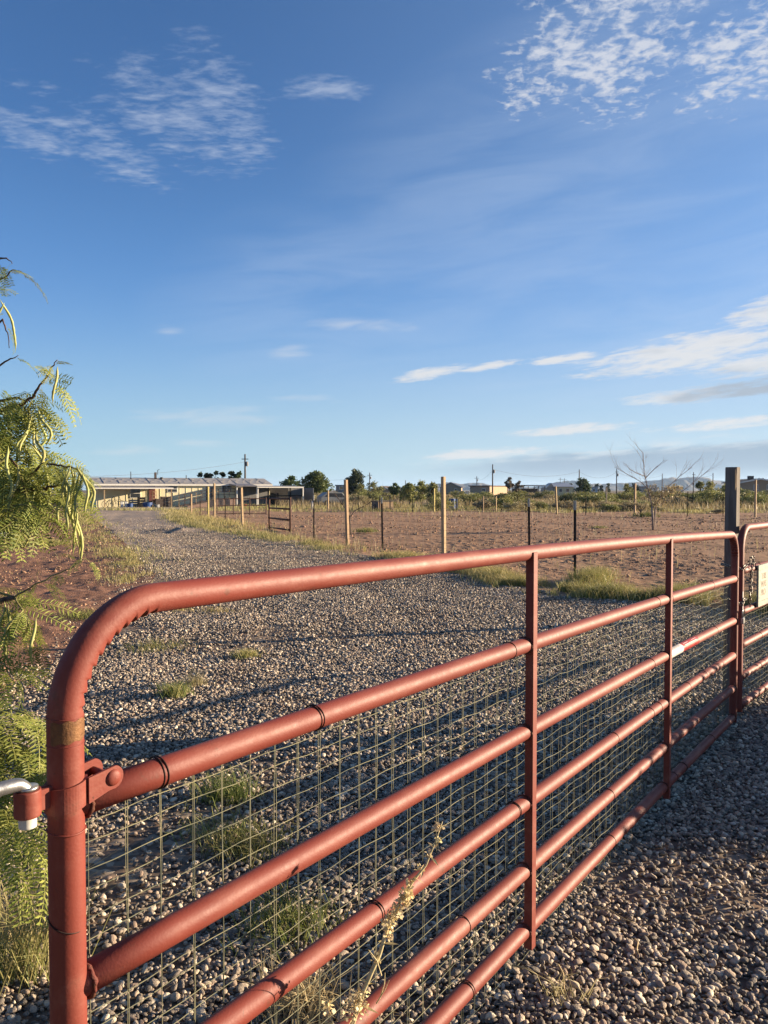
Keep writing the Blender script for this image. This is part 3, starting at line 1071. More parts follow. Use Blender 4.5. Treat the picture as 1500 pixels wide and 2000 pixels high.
def around(z, sag, k=1.0):
    """a loop round both stiles and the post"""
    e = Vector((2.360, 5.120, 0)); f = G1; p = Vector((2.447, 5.395, 0))
    nrm = Vector((.8155, -.579, 0)); g = Vector((.579, .8155, 0))
    pts = [e + nrm * .037 - g * .02, e + nrm * .040 + g * .02, f + nrm * .038 + g * .01, f + g * .05 + nrm * .01, p + nrm * .055 + g * .045, p - nrm * .052 + g * .05, p - nrm * .055 - g * .05, e - nrm * .035 - g * .04, e - g * .037 + nrm * .01, e + nrm * .037 - g * .02]
    return [q + Vector((0, 0, z + sag * math.sin(i * 1.1) * .5)) for i, q in enumerate(pts)]


chain('chain', around(1.075, .03), 'upper dark chain wrapped round the meeting gate stiles and post')
chain('chain', around(.845, .045), 'lower dark chain wrapped round the meeting gate stiles and post')
F_ = lambda u, w, z: G1 + Vector((.644, .765, 0)) * u + Vector((.765, -.644, 0)) * w + Vector((0, 0, z))
chain('chain', [F_(.18, .04, 1.115), F_(.16, .035, 1.06), F_(.15, .03, .98), F_(.12, .04, .91), F_(.08, .045, .87), F_(.10, .04, .80)], 'dark chain hanging down from the second rail beside the sign')
chain('chain', [F_(.10, .03, 1.09), F_(.14, .033, 1.135), F_(.20, .033, 1.13), F_(.24, .03, 1.07)], 'dark chain slung over the second rail beside the sign')
pl = empty('padlock', Vector((2.36, 5.12, 0)) + Vector((.8155, -.579, 0)) * .045 - Vector((.579, .8155, 0)) * .035, GA, 'small padlock hanging below the lower chain on the gate', 'padlock')
mb = MB(); mb.box((0, 0, .735), (.042, .018, .040)); mb.build('body', M['galv'], pl, bevel=.003)
mb = MB(); mb.tube([(-.014, 0, .752), (-.014, 0, .790)] + [(-.014 * math.cos(R(20 * k)), 0, .790 + .014 * math.sin(R(20 * k))) for k in range(1, 9)] + [(.014, 0, .790), (.014, 0, .752)], .0040, 8); mb.build('shackle', M['galv'], pl, smooth=True)

# ------------------------------------------------------------------ sign
M['sign_frame'] = mat('mottled_sign_board', (0.40, 0.42, 0.34), (0.24, 0.27, 0.23), 0.7, 60, 5, lo=.42, hi=.58)
M['sign_face'] = mat('faded_sign_face', (0.46, 0.41, 0.32), (0.40, 0.355, 0.28), 0.6, 12)
M['sign_text'] = mat('faded_sign_print', (0.20, 0.165, 0.12), (0.25, 0.205, 0.15), 0.6, 60)
sg = empty('sign', G1, GB, 'faded cream sign in a mottled frame on the right gate leaf', 'sign')
mb = MB()
y0 = -.0330
x0, x1, z0, z1 = .305, .80, .770, 1.066
mb.box(((x0 + x1) / 2, y0, (z0 + z1) / 2), (x1 - x0, .004, z1 - z0)); mb.build('board', M['sign_frame'], sg)
for c, s in ((((x0 + x1) / 2, y0 - .006, z1 - .018), (x1 - x0, .008, .036)), (((x0 + x1) / 2, y0 - .006, z0 + .018), (x1 - x0, .008, .036)),
             ((x0 + .033, y0 - .006, (z0 + z1) / 2), (.066, .008, z1 - z0 - .073)), ((x1 - .033, y0 - .006, (z0 + z1) / 2), (.066, .008, z1 - z0 - .073))):
    MB().box(c, s).build('frame_bar', M['sign_frame'], sg, bevel=.001)
mb = MB(); mb.box(((x0 + x1) / 2, y0 - .0035, (z0 + z1) / 2), (x1 - x0 - .134, .003, z1 - z0 - .073)); face = mb.build('face', M['sign_face'], sg)


def text(s, size, loc, m, parent, name='lettering'):
    cu = bpy.data.curves.new(name, 'FONT'); cu.body = s; cu.size = size; cu.extrude = .0006
    tmp = bpy.data.objects.new('tmp_text', cu); col.objects.link(tmp)
    dg = bpy.context.evaluated_depsgraph_get()
    me = bpy.data.meshes.new_from_object(tmp.evaluated_get(dg))
    bpy.data.objects.remove(tmp)
    me.materials.clear(); me.materials.append(m)
    o = bpy.data.objects.new(name, me)
    o.rotation_euler = (math.pi / 2, 0, 0); o.location = loc
    return link(o, parent)


text('THIS', .062, (x0 + .095, y0 - .0056, .960), M['sign_text'], sg)
text('WAS', .066, (x0 + .085, y0 - .0056, .902), M['sign_text'], sg)
text('PRO', .066, (x0 + .085, y0 - .0056, .842), M['sign_text'], sg)


# ------------------------------------------------------------------ fences round the paddock
def metal_post(x, y, h, lean, parent, tip=True):
    mb = MB()
    z0 = float(terr(x, y)) - .05
    top = Vector((x + lean, y, h))
    bot = Vector((x, y, z0))
    d = top - bot
    mb.bar(bot, top, .045, .010, up=(0, 1, 0))                       # flange of the T
    mb.bar(bot + Vector((0, -.020, 0)), top + Vector((0, -.020, 0)), .010, .034, up=(0, 1, 0))
    p = mb.build('metal_post', M['tpost'], parent)
    mb = MB()
    k = 0
    for i in range(7):
        q = bot + d * (.18 + .1 * i)
        mb.box(q + Vector((0, -.040, 0)), (.016, .010, .020))
    st = mb.build('stud', M['tpost'], p); st['kind'] = 'stuff'
    if tip:
        a_, b_ = bot + d * .885, bot + d * 1.003
        mb = MB()
        mb.bar(a_, b_, .050, .016, up=(0, 1, 0))
        mb.bar(a_ + Vector((0, -.022, 0)), b_ + Vector((0, -.022, 0)), .016, .040, up=(0, 1, 0))
        mb.build('painted_tip', M['tposttip'], p)
    return Vector((x, y, 0))


def timber_post(x, y, h, parent, m='wood', w=.085, lean=(0, 0), label=None):
    mb = MB()
    z0 = float(terr(x, y)) - .1
    c, s = Vector((x, y, z0)), Vector((x + lean[0], y + lean[1], h))
    mb.bar(c, s, w, w * 1.02, up=Vector((.68, .73, 0)))
    p = mb.build('wooden_post', M[m], parent, bevel=.004)
    if label: p['label'] = label
    return Vector((x, y, 0))


def wire_run(pts, hs, parent, r=.0022, stay=.30, seed=0, tops=None):
    rg = random.Random(seed)
    mb = MB()
    for h in hs:
        path = []
        for p, q in zip(pts, pts[1:]):
            n = max(2, int((q - p).length / 1.2))
            for i in range(n):
                t = i / n
                path.append(p.lerp(q, t) + Vector((0, 0, h - .02 * math.sin(math.pi * t) * rg.uniform(.2, 1))))
        path.append(pts[-1] + Vector((0, 0, h)))
        mb.tube(path, r, 4, cap=False)
    for p, q in zip(pts, pts[1:]):
        n = int((q - p).length / stay)
        for i in range(n):
            c = p.lerp(q, (i + .5) / n)
            mb.tube([c + Vector((0, 0, hs[0])), c + Vector((0, 0, hs[-1]))], r * .8, 4, cap=False)
    w = mb.build('wire_mesh', M['fencewire'], parent); w['kind'] = 'stuff'


HS = [.08, .20, .33, .47, .63, .80, .98, 1.16]
fence = empty('wire_fence', (0, 0, 0), 0, 'wire fence of timber and dark steel posts along the grassy edge of the drive', 'fence', 'wire fences of the paddock')
line = []
line.append(Vector((2.45, 5.40, 0)))
line.append(timber_post(5.6, 9.6, 1.85, fence))
line.append(metal_post(*gnd(1123, 1135)[:2], 1.41, -.01, fence))
line.append(metal_post(*gnd(1034, 1108)[:2], 1.42, -.02, fence))
line.append(timber_post(*gnd(867, 1087)[:2], 1.92, fence, lean=(-.02, 0)))
line.append(metal_post(*gnd(747, 1074)[:2], 1.40, -.02, fence))
line.append(timber_post(*gnd(679, 1066)[:2], 1.89, fence, lean=(-.05, 0)))
line.append(metal_post(*gnd(613, 1052)[:2], 1.42, 0, fence))
fa = line[1:]
wire_run(fa, HS, fence, seed=4)
line2 = [Vector((*gnd(522, 1036)[:2], 0))]
line2.append(timber_post(*gnd(474, 1030)[:2], 1.70, fence, lean=(-.05, 0)))
line2.append(metal_post(*gnd(440, 1023)[:2], 1.32, 0, fence, tip=False))
line2.append(timber_post(*gnd(419, 1016)[:2], 1.95, fence))
line2.append(timber_post(*gnd(407, 1010)[:2], 1.80, fence, 'yellowpost'))
line2.append(metal_post(*gnd(391, 1009)[:2], 1.35, 0, fence, tip=False))
line2.append(timber_post(*gnd(374, 1008)[:2], 1.35, fence, w=.07))
wire_run([Vector((*gnd(567, 1042)[:2], 0)), line2[0]], HS[:0] + [1.16], fence, seed=2) if False else None
wire_run([line[-1], Vector((*gnd(570, 1042)[:2], 0))], HS, fence, seed=8)
wire_run(line2, HS, fence, seed=5)

# pipe ladder gate in that fence
wg = empty('pipe_gate', (*gnd(527, 1037)[:2], 0), 0, 'narrow rusty pipe gate standing in the wire fence, left of the steel posts', 'gate')
ga, gb = gnd(526, 1035), gnd(567, 1041)
off = Vector((*gnd(527, 1037)[:2], 0))
ua, ub = Vector((ga.x, ga.y, 0)) - off, Vector((gb.x, gb.y, 0)) - off
for p in (ua, ub):
    MB().tube([p + Vector((0, 0, -.05)), p + Vector((0, 0, 1.28 if p is ua else 1.33))], .038, 10).build('upright', M['rustpipe'], wg, smooth=True)
for z in (.10, .48, .88, 1.26):
    MB().tube([ua + Vector((.03, 0, z)), ub + Vector((-.03, 0, z + .01))], .034, 8).build('rung', M['rustpipe'], wg, smooth=True)

# low pipe panel behind it
pp_ = empty('pipe_fence', (*gnd(448, 1003)[:2], 0), 0, 'low rusty pipe rails beyond the timber posts near the house', 'pipe fence')
a_, b_ = at(424, 1004, 48) , at(520, 1002, 49)
o_ = Vector((*gnd(448, 1003)[:2], 0))
for z in (.12, .62, 1.05):
    MB().tube([Vector((a_.x, a_.y, z)) - o_, Vector((b_.x, b_.y, z)) - o_], .03, 6).build('rail', M['rustpipe'], pp_)
for t in (0, .33, .66, 1):
    q = a_.lerp(b_, t)
    MB().tube([Vector((q.x, q.y, -.05)) - o_, Vector((q.x, q.y, 1.12)) - o_], .032, 6).build('upright', M['rustpipe'], pp_)

rear = empty('wire_fence', (0, 0, 0), 0, 'long wire fence with tall timber posts along the far side of the brown paddock', 'fence', 'wire fences of the paddock')
rl = []
for px, py, top, kind in ((540, 1000, 960, 't'), (580, 999, 966, 't'), (641, 998, 958, 'w'), (700, 1000, 966, 't'), (741, 1001, 974, 't'), (806, 1001, 970, 't'), (848, 1000, 954, 'y'),
                          (891, 1001, 970, 't'), (944, 1002, 969, 'w'), (969, 1002, 969, 'w'), (1027, 1003, 968, 't'), (1088, 1006, 950, 'w'), (1144, 1007, 968, 't'), (1162, 1007, 986, 't'), (1240, 1008, 944, 'w'),
                          (1343, 1010, 960, 't'), (1412, 1010, 965, 't'), (1475, 1011, 937, 'w'), (1560, 1012, 962, 't'), (1640, 1012, 950, 'w')):
    g = gnd(px, py)
    h = at(px, top, g.y).z
    if kind == 't': rl.append(metal_post(g.x, g.y, h, 0, rear, tip=False))
    else: rl.append(timber_post(g.x, g.y, h, rear, {'w': 'wood', 'y': 'yellowpost'}[kind], w=.095 if px != 944 and px != 969 else .06, lean=((-.10 if px == 1088 else 0), 0)))
wire_run(rl, [.1, .35, .6, .85, 1.1], rear, r=.0030, stay=.9, seed=6)
far = empty('wire_fence', (0, 0, 0), 0, 'second fence line of thin posts in the brush behind the paddock', 'fence', 'wire fences of the paddock')
fl = []
for px, py, top in ((1010, 996, 966), (1105, 995, 968), (1184, 994, 952), (1232, 994, 970), (1258, 995, 972), (1352, 997, 962), (1420, 998, 968)):
    g = gnd(px, py); h = at(px, top, g.y).z
    fl.append(timber_post(g.x, g.y, h, far, 'greywood', w=.10) if px == 1184 else metal_post(g.x, g.y, h, 0, far, tip=False))
wire_run(fl, [.2, .6, 1.0], far, r=.003, stay=1.2, seed=9)


# ------------------------------------------------------------------ plants: shared builders
def blades(x, y, z, h, w, lean, tint, name, m, parent=None, kind=None, wind=(0, 0)):
    """grass: one bent blade of three triangles per root"""
    n = len(x)
    th = rng.uniform(0, 6.283, n)
    cx, cy = np.cos(th) * w, np.sin(th) * w
    la = rng.uniform(0, 6.283, n)
    lxv, lyv = np.cos(la) * lean * h + wind[0] * h, np.sin(la) * lean * h + wind[1] * h
    v = np.empty((n, 5, 3))
    v[:, 0] = np.stack([x - cx, y - cy, z], 1); v[:, 1] = np.stack([x + cx, y + cy, z], 1)
    v[:, 2] = np.stack([x - cx * .7 + lxv * .35, y - cy * .7 + lyv * .35, z + h * .6], 1)
    v[:, 3] = np.stack([x + cx * .7 + lxv * .35, y + cy * .7 + lyv * .35, z + h * .6], 1)
    v[:, 4] = np.stack([x + lxv, y + lyv, z + h * (1 - .25 * lean)], 1)
    b = (np.arange(n) * 5)[:, None]
    F = np.concatenate([b + np.array([[0, 1, 3]]), b + np.array([[0, 3, 2]]), b + np.array([[2, 3, 4]])], 1).reshape(-1, 3)
    tt = np.stack([tint - .1, tint - .1, tint, tint, tint + .12], 1).ravel()
    o = mesh_np(name, v.reshape(-1, 3), F, m, parent, attrs={'tint': np.clip(tt, 0, 1)})
    if kind: o['kind'] = kind
    return o


M['grass'] = leafmat('mixed_grass', (0.17, 0.225, 0.055), (0.72, 0.58, 0.26), trans=.3)
M['drygrass'] = leafmat('dry_grass', (0.34, 0.27, 0.12), (0.58, 0.47, 0.26), trans=.3)
M['mesquite'] = leafmat('mesquite_leaf', (0.20, 0.26, 0.05), (0.47, 0.475, 0.13), rnd=.28, trans=.38)
M['pod'] = leafmat('mesquite_pod', (0.31, 0.35, 0.10), (0.56, 0.53, 0.21), rnd=.25, trans=.12, rough=.5)
M['twig'] = mat('mesquite_twig', (0.12, 0.066, 0.042), (0.085, 0.05, 0.035), 0.8, 30, 4, .4, 80)
M['greentwig'] = mat('young_green_twig', (0.28, 0.27, 0.10), (0.22, 0.18, 0.07), 0.7, 30)
M['bark'] = mat('grey_bark', (0.17, 0.125, 0.095), (0.11, 0.08, 0.065), 0.9, 9, 5, .6, 30, stretch=(3, 3, .6))
M['bush'] = leafmat('creosote_leaf', (0.17, 0.195, 0.055), (0.40, 0.37, 0.14), rnd=.25, trans=.3)
M['greybush'] = leafmat('sage_leaf', (0.33, 0.29, 0.15), (0.56, 0.46, 0.26), rnd=.2, trans=.25)
M['darktree'] = leafmat('dark_evergreen_leaf', (0.040, 0.060, 0.024), (0.085, 0.105, 0.038), rnd=.2, trans=.2)
M['midtree'] = leafmat('elm_leaf', (0.075, 0.115, 0.035), (0.15, 0.18, 0.06), rnd=.2, trans=.3)
M['browntree'] = leafmat('brownish_pine', (0.17, 0.14, 0.085), (0.27, 0.22, 0.15), rnd=.2, trans=.2)


def leaf_cloud(c, n, size, rg_, attr_sp=.5, flat=.4):
    """small folded leaf faces at the points c (k,3); returns V, F, tint"""
    k = len(c)
    th = rg_.uniform(0, 6.283, k); ph = rg_.uniform(-.9, 1.2, k)
    d = np.stack([np.cos(th) * np.cos(ph), np.sin(th) * np.cos(ph), np.sin(ph)], 1)
    e = np.cross(d, rg_.normal(0, 1, (k, 3))); e /= np.linalg.norm(e, axis=1)[:, None] + 1e-9
    s = size * rg_.uniform(.6, 1.35, k)[:, None]
    V = np.stack([c, c + d * s * .5 + e * s * flat, c + d * s, c + d * s * .5 - e * s * flat], 1).reshape(-1, 3)
    F = (np.arange(k) * 4)[:, None] + np.array([[0, 1, 2, 3]])
    t = np.repeat(np.clip(rg_.normal(.4, attr_sp * .5, k), 0, 1), 4)
    return V, F, t


def bush_proto(name, seed, w, h, n, m, leaf, stems=9, blobs=14):
    """desert shrub: many stems from the root, leaf clumps at their ends"""
    g = np.random.default_rng(seed)
    root = empty(name, (0, 0, 0))
    mb = MB(); C = []
    for i in range(blobs):
        th = g.uniform(0, 6.283); rr = g.uniform(.15, 1) ** .6
        top = Vector((math.cos(th) * rr * w * .5, math.sin(th) * rr * w * .5, h * (1 - .55 * rr ** 2) * g.uniform(.62, 1.0)))
        if i < stems:
            mb.tube([(0, 0, -.06), tuple(Vector((top.x * .35, top.y * .35, top.z * .5))), tuple(top * .97)], [.022 * h, .013 * h, .004], 4, cap=False)
        k = n // blobs
        q = g.normal(0, 1, (k, 3)); q /= np.linalg.norm(q, axis=1)[:, None]
        q *= (g.random(k) ** .45)[:, None]
        C.append(np.array(top)[None] + q * np.array([w * .20, w * .20, h * .19]) + np.array([0, 0, -.06 * h]))
        C.append(np.array(top)[None] * g.uniform(.45, .95, (k // 4, 1)) + g.normal(0, .05 * w, (k // 4, 3)))
    C = np.concatenate(C); C = C[C[:, 2] > .02]
    mb.build('stem', M['bark'], root)['kind'] = 'stuff'
    V, F, t = leaf_cloud(C, n, leaf, g)
    mesh_np('foliage', V, F, m, root, attrs={'tint': t})
    return root


def place(proto, first, loc, rz, sc, label, cat, group=None):
    o = proto if first else copy_tree(proto)
    o.location = loc; o.rotation_euler = (0, 0, rz)
    o.scale = (sc, sc, sc) if not isinstance(sc, tuple) else sc
    for kx in ('label', 'category', 'group'):
        if kx in o: del o[kx]
    tag(o, label, cat, group)
    return o


def tree(name, loc, h, w, label, m, seed, trunk=.25, blobs=24, n=2600, leaf=.22, shape='round', cat='tree', group=None):
    g = np.random.default_rng(seed)
    root = empty(name, loc, 0, label, cat, group)
    mb = MB()
    ht = h * trunk
    mb.tube([(0, 0, -.2), (.02 * h * g.normal(), .01 * h, ht), (.03 * h * g.normal(), 0, h * .8)], [.045 * h, .032 * h, .008 * h], 7)
    mb.build('trunk', M['bark'], root, smooth=True)
    mb = MB(); C = []
    for i in range(blobs):
        th = g.uniform(0, 6.283); zf = g.uniform(0, 1)
        prof = {'round': math.sqrt(max(.05, 1 - (2 * zf - .9) ** 2)), 'cone': max(.12, 1.0 - .85 * zf), 'egg': math.sqrt(max(.06, 1 - (1.7 * zf - .7) ** 2))}[shape]
        rr = prof * g.uniform(.35, .85) * w * .5
        c = np.array([math.cos(th) * rr, math.sin(th) * rr, ht + (h - ht) * (.06 + .84 * zf)])
        mb.tube([(0, 0, ht + (c[2] - ht) * .35), tuple(c)], [.010 * h, .003 * h], 4, cap=False)
        k = n // blobs
        q = g.normal(0, 1, (k, 3)); q /= np.linalg.norm(q, axis=1)[:, None]
        q *= (g.random(k) ** .4)[:, None]
        rad = w * g.uniform(.13, .22)
        C.append(c[None] + q * np.array([rad, rad, rad * .8]))
    mb.build('branch', M['bark'], root)['kind'] = 'stuff'
    V, F, t = leaf_cloud(np.concatenate(C), n, leaf, g)
    mesh_np('crown', V, F, m, root, attrs={'tint': t})
    return root


def gz_(x, y): return float(terr(x, y))


# ------------------------------------------------------------------ grass along the drive and fence
def near_line(pts, n, wid):
    pts = np.array(pts)
    seg = np.linalg.norm(np.diff(pts, axis=0), axis=1)
    cum = np.concatenate([[0], np.cumsum(seg)])
    s = rng.uniform(0, cum[-1], n)
    x = np.interp(s, cum, pts[:, 0]); y = np.interp(s, cum, pts[:, 1])
    return x + rng.normal(0, wid, n), y + rng.normal(0, wid * .8, n)


strip = [gnd(px, py)[:2] for px, py in ((344, 1006), (352, 1018), (400, 1031), (470, 1045), (540, 1056), (600, 1066), (660, 1077), (730, 1090))]
GXs, GYs, GHs, GTs = [], [], [], []
for pts, n, wid, h0, t0 in ((strip, 24000, .34, .145, .46),
                            ([gnd(px, py)[:2] for px, py in ((345, 1000), (360, 1012), (420, 1022), (480, 1036))], 8000, .5, .24, .62),
                            ([gnd(px, py)[:2] for px, py in ((700, 1080), (790, 1096), (860, 1110), (940, 1128), (1010, 1148))], 15000, .22, .17, .62),
                            ([gnd(px, py)[:2] for px, py in ((1000, 1146), (1080, 1162), (1140, 1170), (1210, 1172), (1290, 1176))], 15000, .19, .16, .35),
                            ([gnd(px, py)[:2] for px, py in ((1250, 1172), (1350, 1180), (1430, 1190), (1530, 1200), (1620, 1205))], 14000, .28, .22, .38),
                            ([gnd(px, py)[:2] for px, py in ((1130, 1160), (1165, 1140), (1180, 1135))], 2200, .13, .24, .40),
                            ([gnd(px, py)[:2] for px, py in ((150, 1001), (170, 1030), (200, 1060), (240, 1085), (262, 1105))], 9000, .55, .13, .45),
                            ([gnd(px, py)[:2] for px, py in ((235, 1090), (262, 1122), (255, 1150))], 2600, .22, .11, .5)):
    x, y = near_line(pts, n, wid)
    cl = vnoise(x * 1.5, y * 1.5, 61) * .6 + vnoise(x * 4, y * 4, 62) * .4
    ok = cl > .46
    x, y, cl = x[ok], y[ok], cl[ok]
    GXs.append(x); GYs.append(y)
    GHs.append(h0 * rng.uniform(.4, 1.3, len(x)) * (.5 + cl))
    GTs.append(np.clip(t0 + rng.normal(0, .22, len(x)) - .5 * (cl - .6), 0, 1))
x, y, h, t_ = map(np.concatenate, (GXs, GYs, GHs, GTs))
wd = np.maximum(.0032, .00022 * y)
blades(x, y, terr(x, y) - .01, h, wd, .55, t_, 'grass', M['grass'], kind='stuff')
x = rng.uniform(-26, 0, 9000); y = rng.uniform(6, 52, 9000)
cl = vnoise(x * .8, y * .8, 65)
ok = (x < lx(y) + .2) & (x > -.6 * y - 1) & (cl > .66)
x, y = x[ok], y[ok]
blades(x, y, terr(x, y), rng.uniform(.04, .16, len(x)), np.maximum(.004, .00026 * y), .7, rng.uniform(.1, .9, len(x)), 'yard_weeds', M['grass'], kind='stuff')
# dry seed stalks standing in the strip and scattered over the paddock
x, y = near_line(strip, 900, .5)
x2 = rng.uniform(-10, 20, 1500); y2 = rng.uniform(12, 52, 1500)
ok = (x2 > rx(y2) + .3) & (x2 < .5 * y2) & (vnoise(x2 * .3, y2 * .3, 77) > .45)
x, y = np.concatenate([x, x2[ok]]), np.concatenate([y, y2[ok]])
blades(x, y, terr(x, y), rng.uniform(.10, .38, len(x)), np.maximum(.006, .00024 * y), .22, rng.uniform(.3, 1, len(x)), 'dry_stalks', M['drygrass'], kind='stuff')
# grass and weeds at the far edge of the paddock
x = rng.uniform(-32, 46, 60000); y = rng.uniform(44, 78, 60000)
cl = vnoise(x * .5, y * .5, 81) * .6 + vnoise(x * 1.6, y * 1.6, 82) * .4
ok = (cl > np.where(y < 54 - .1 * x, .56, .43)) & (y > 53.5 - .17 * x) & ~((x < -14) & (y > 62)) & (np.abs(x / y) < .62)
x, y, cl = x[ok], y[ok], cl[ok]
blades(x, y, np.full(len(x), .0), rng.uniform(.10, .42, len(x)) * (.4 + cl), np.full(len(x), .016), .5, np.clip(.65 + rng.normal(0, .25, len(x)), 0, 1), 'dry_grass', M['grass'], kind='stuff')


x = rng.uniform(-30, 50, 42000); y = rng.uniform(57, 100, 42000)
cl = vnoise(x * .16, y * .22, 85) * .7 + vnoise(x * .9, y * .9, 86) * .3
ok = (cl > .52) & (y > 60 - .15 * x) & ~((x < -10) & (y > 62)) & (np.abs(x / y) < .6)
x, y, cl = x[ok], y[ok], cl[ok]
blades(x, y, np.full(len(x), -.03), rng.uniform(.35, 1.0, len(x)), np.full(len(x), .022), .28, rng.uniform(.1, 1, len(x)), 'tall_dry_grass', M['drygrass'], kind='stuff')


def tuft(px, py, h, spread, n, tint, label, w=.0026, m='grass', cat='grass clump', group=None):
    p = gnd(px, py)
    x = rng.normal(0, spread, n); y = rng.normal(0, spread * .9, n)
    zz = terr(p.x + x, p.y + y) - gz_(p.x, p.y)
    ln = .75
    o = blades(x, y, zz + .005, h * rng.uniform(.35, 1.15, n), np.full(n, w), ln, np.clip(tint + rng.normal(0, .22, n), 0, 1), 'grass_clump', M[m])
    o.location = (p.x, p.y, gz_(p.x, p.y))
    return tag(o, label, cat, group)


tuft(340, 1372, .13, .055, 420, .30, 'dense green grass clump in the gravel below the curved gate corner', .0022)
tuft(378, 1352, .17, .05, 130, .85, 'pale dry grass fanned out beside the dense green clump in the gravel', .0018, 'drygrass')
tuft(480, 1288, .10, .06, 320, .45, 'yellow green grass clump alone in the gravel above the second rail', .0022)
tuft(303, 1272, .09, .16, 420, .42, 'low sprawling grey green weed on the gravel inside the gate bend', .0022)
tuft(420, 1200, .08, .12, 200, .75, 'small straw coloured grass patch just under the top rail', .0026)
tuft(350, 1196, .07, .10, 160, .8, 'dry grass patch under the top rail near its bend', .0026)
tuft(440, 1572, .15, .075, 380, .05, 'dark green shaded grass clump behind the wire mesh under the second rail', .0021)
tuft(480, 1670, .12, .09, 420, .22, 'loose yellowing grass clump behind the wire mesh between second and third rails', .002)
tuft(560, 1830, .13, .09, 340, .05, 'shaded green grass clump behind the wire mesh below the third rail', .002)
tuft(420, 1640, .10, .09, 180, .3, 'thin weed patch on bare soil behind the wire mesh', .002)
tuft(160, 1210, .12, .16, 700, .22, 'green weed patch left of the curved gate corner', .0025)
tuft(115, 1190, .07, .10, 260, .7, 'dry weed at the edge of the brown soil beneath the tree', .0025)
tuft(85, 1068, .22, .32, 900, .35, 'grey green weed clump alone on the bare brown soil at left', .006)
tuft(1345, 1002, .25, .5, 300, .8, 'pale dry grass clump beyond the bare tree', .016)
tuft(1150, 1148, .26, .16, 700, .35, 'green grass clump at the foot of the steel post near the gate', .004)
tuft(1262, 1012, .35, .3, 300, .3, 'bright green weed clump at the far edge of the paddock', .014)
tuft(715, 1043, .22, .22, 200, .25, 'small dark weed at the foot of the leafless sapling', .010)
tuft(1170, 1034, .12, .18, 160, .3, 'tiny green weed in the middle of the paddock', .010)
tuft(45, 1935, .38, .05, 240, .45, 'tall dry grass clump at the foot of the hinge stile', .0018, 'grass')
tuft(20, 1860, .34, .05, 150, .8, 'straw coloured grass stalks left of the hinge stile', .0018, 'drygrass')

# ------------------------------------------------------------------ dry weed in front of the gate
wroot = gnd(655, 2110)
weed = empty('dry_weed', (wroot.x, wroot.y, 0), 0, 'tall dry straw coloured weed leaning in front of the gate rails', 'weed')
M['weed'] = leafmat('dry_weed_bract', (0.80, 0.64, 0.33), (1.1, 0.95, 0.58), rnd=.12, trans=.25)
M['weedstem'] = mat('dry_weed_stem', (0.80, 0.66, 0.36), (0.6, 0.5, 0.26), .8, 40)
sp = [wroot] + [at(px, py, d) for px, py, d in ((690, 1995, 1.50), (712, 1930, 1.515), (742, 1862, 1.53), (757, 1810, 1.54), (780, 1765, 1.55), (806, 1722, 1.56), (832, 1690, 1.57), (850, 1645, 1.58), (864, 1605, 1.585))]
sp = [p - Vector((wroot.x, wroot.y, 0)) for p in sp]
MB().tube(sp, [.006, .005, .0048, .0044, .004, .0034, .003, .0022, .0016, .001], 7).build('stem', M['weedstem'], weed, smooth=True)


def bract_cluster(c, r, n, seed, size):
    g = np.random.default_rng(seed)
    q = g.normal(0, 1, (n, 3)); q /= np.linalg.norm(q, axis=1)[:, None]
    C = np.array(c)[None] + q * (g.random(n) ** .5)[:, None] * r
    V, F, t = leaf_cloud(C, n, size, g, flat=.42)
    return mesh_np('seed_head', V, F, M['weed'], weed, attrs={'tint': t})


def along(t):
    k = t * (len(sp) - 1); i = min(int(k), len(sp) - 2)
    return sp[i].lerp(sp[i + 1], k - i)


for i, (t, r, n) in enumerate(((.16, .030, 120), (.19, .022, 70), (.33, .014, 40), (.42, .013, 34), (.455, .016, 50), (.50, .014, 40), (.53, .017, 60), (.56, .019, 70), (.585, .017, 60), (.61, .013, 40), (.67, .008, 16), (.74, .007, 14), (.82, .006, 12), (.9, .006, 12), (.97, .010, 30))):
    off_ = Vector((random.uniform(-.008, .008), random.uniform(-.006, .006), random.uniform(-.004, .004)))
    bract_cluster(along(t) + off_, r * 1.0, n, 300 + i, .0075 if r > .009 else .008)
rg = random.Random(5)
for i in range(34):
    t = rg.uniform(.12, 1.0)
    p = along(t)
    th = rg.uniform(0, 6.28)
    d = Vector((math.cos(th), math.sin(th) * .6, rg.uniform(-.2, .9))).normalized()
    L = rg.uniform(.012, .040) * (1.15 - .6 * t)
    s_ = d.cross(Vector((rg.gauss(0, 1), rg.gauss(0, 1), rg.gauss(0, 1)))).normalized() * L * .11
    q = p + d * L * .55 + Vector((0, 0, -.15 * L)); e = p + d * L + Vector((rg.uniform(-.3, .3) * L, 0, -.35 * L))
    mb = MB(); mb.add([p, q + s_, e, q - s_], [(0, 1, 2), (0, 2, 3)]); o = mb.build('dry_leaf', M['weed'], weed)
for px, py, px2, py2 in ((745, 1905, 720, 1855), (742, 1950, 752, 1900), (735, 1960, 760, 1915)):
    a_, b_ = at(px, py, 1.52) - Vector((wroot.x, wroot.y, 0)), at(px2, py2, 1.50) - Vector((wroot.x, wroot.y, 0))
    MB().tube([a_, a_.lerp(b_, .5) + Vector((.004, 0, .004)), b_], [.0014, .0011, .0006], 5).build('side_stem', M['weedstem'], weed)
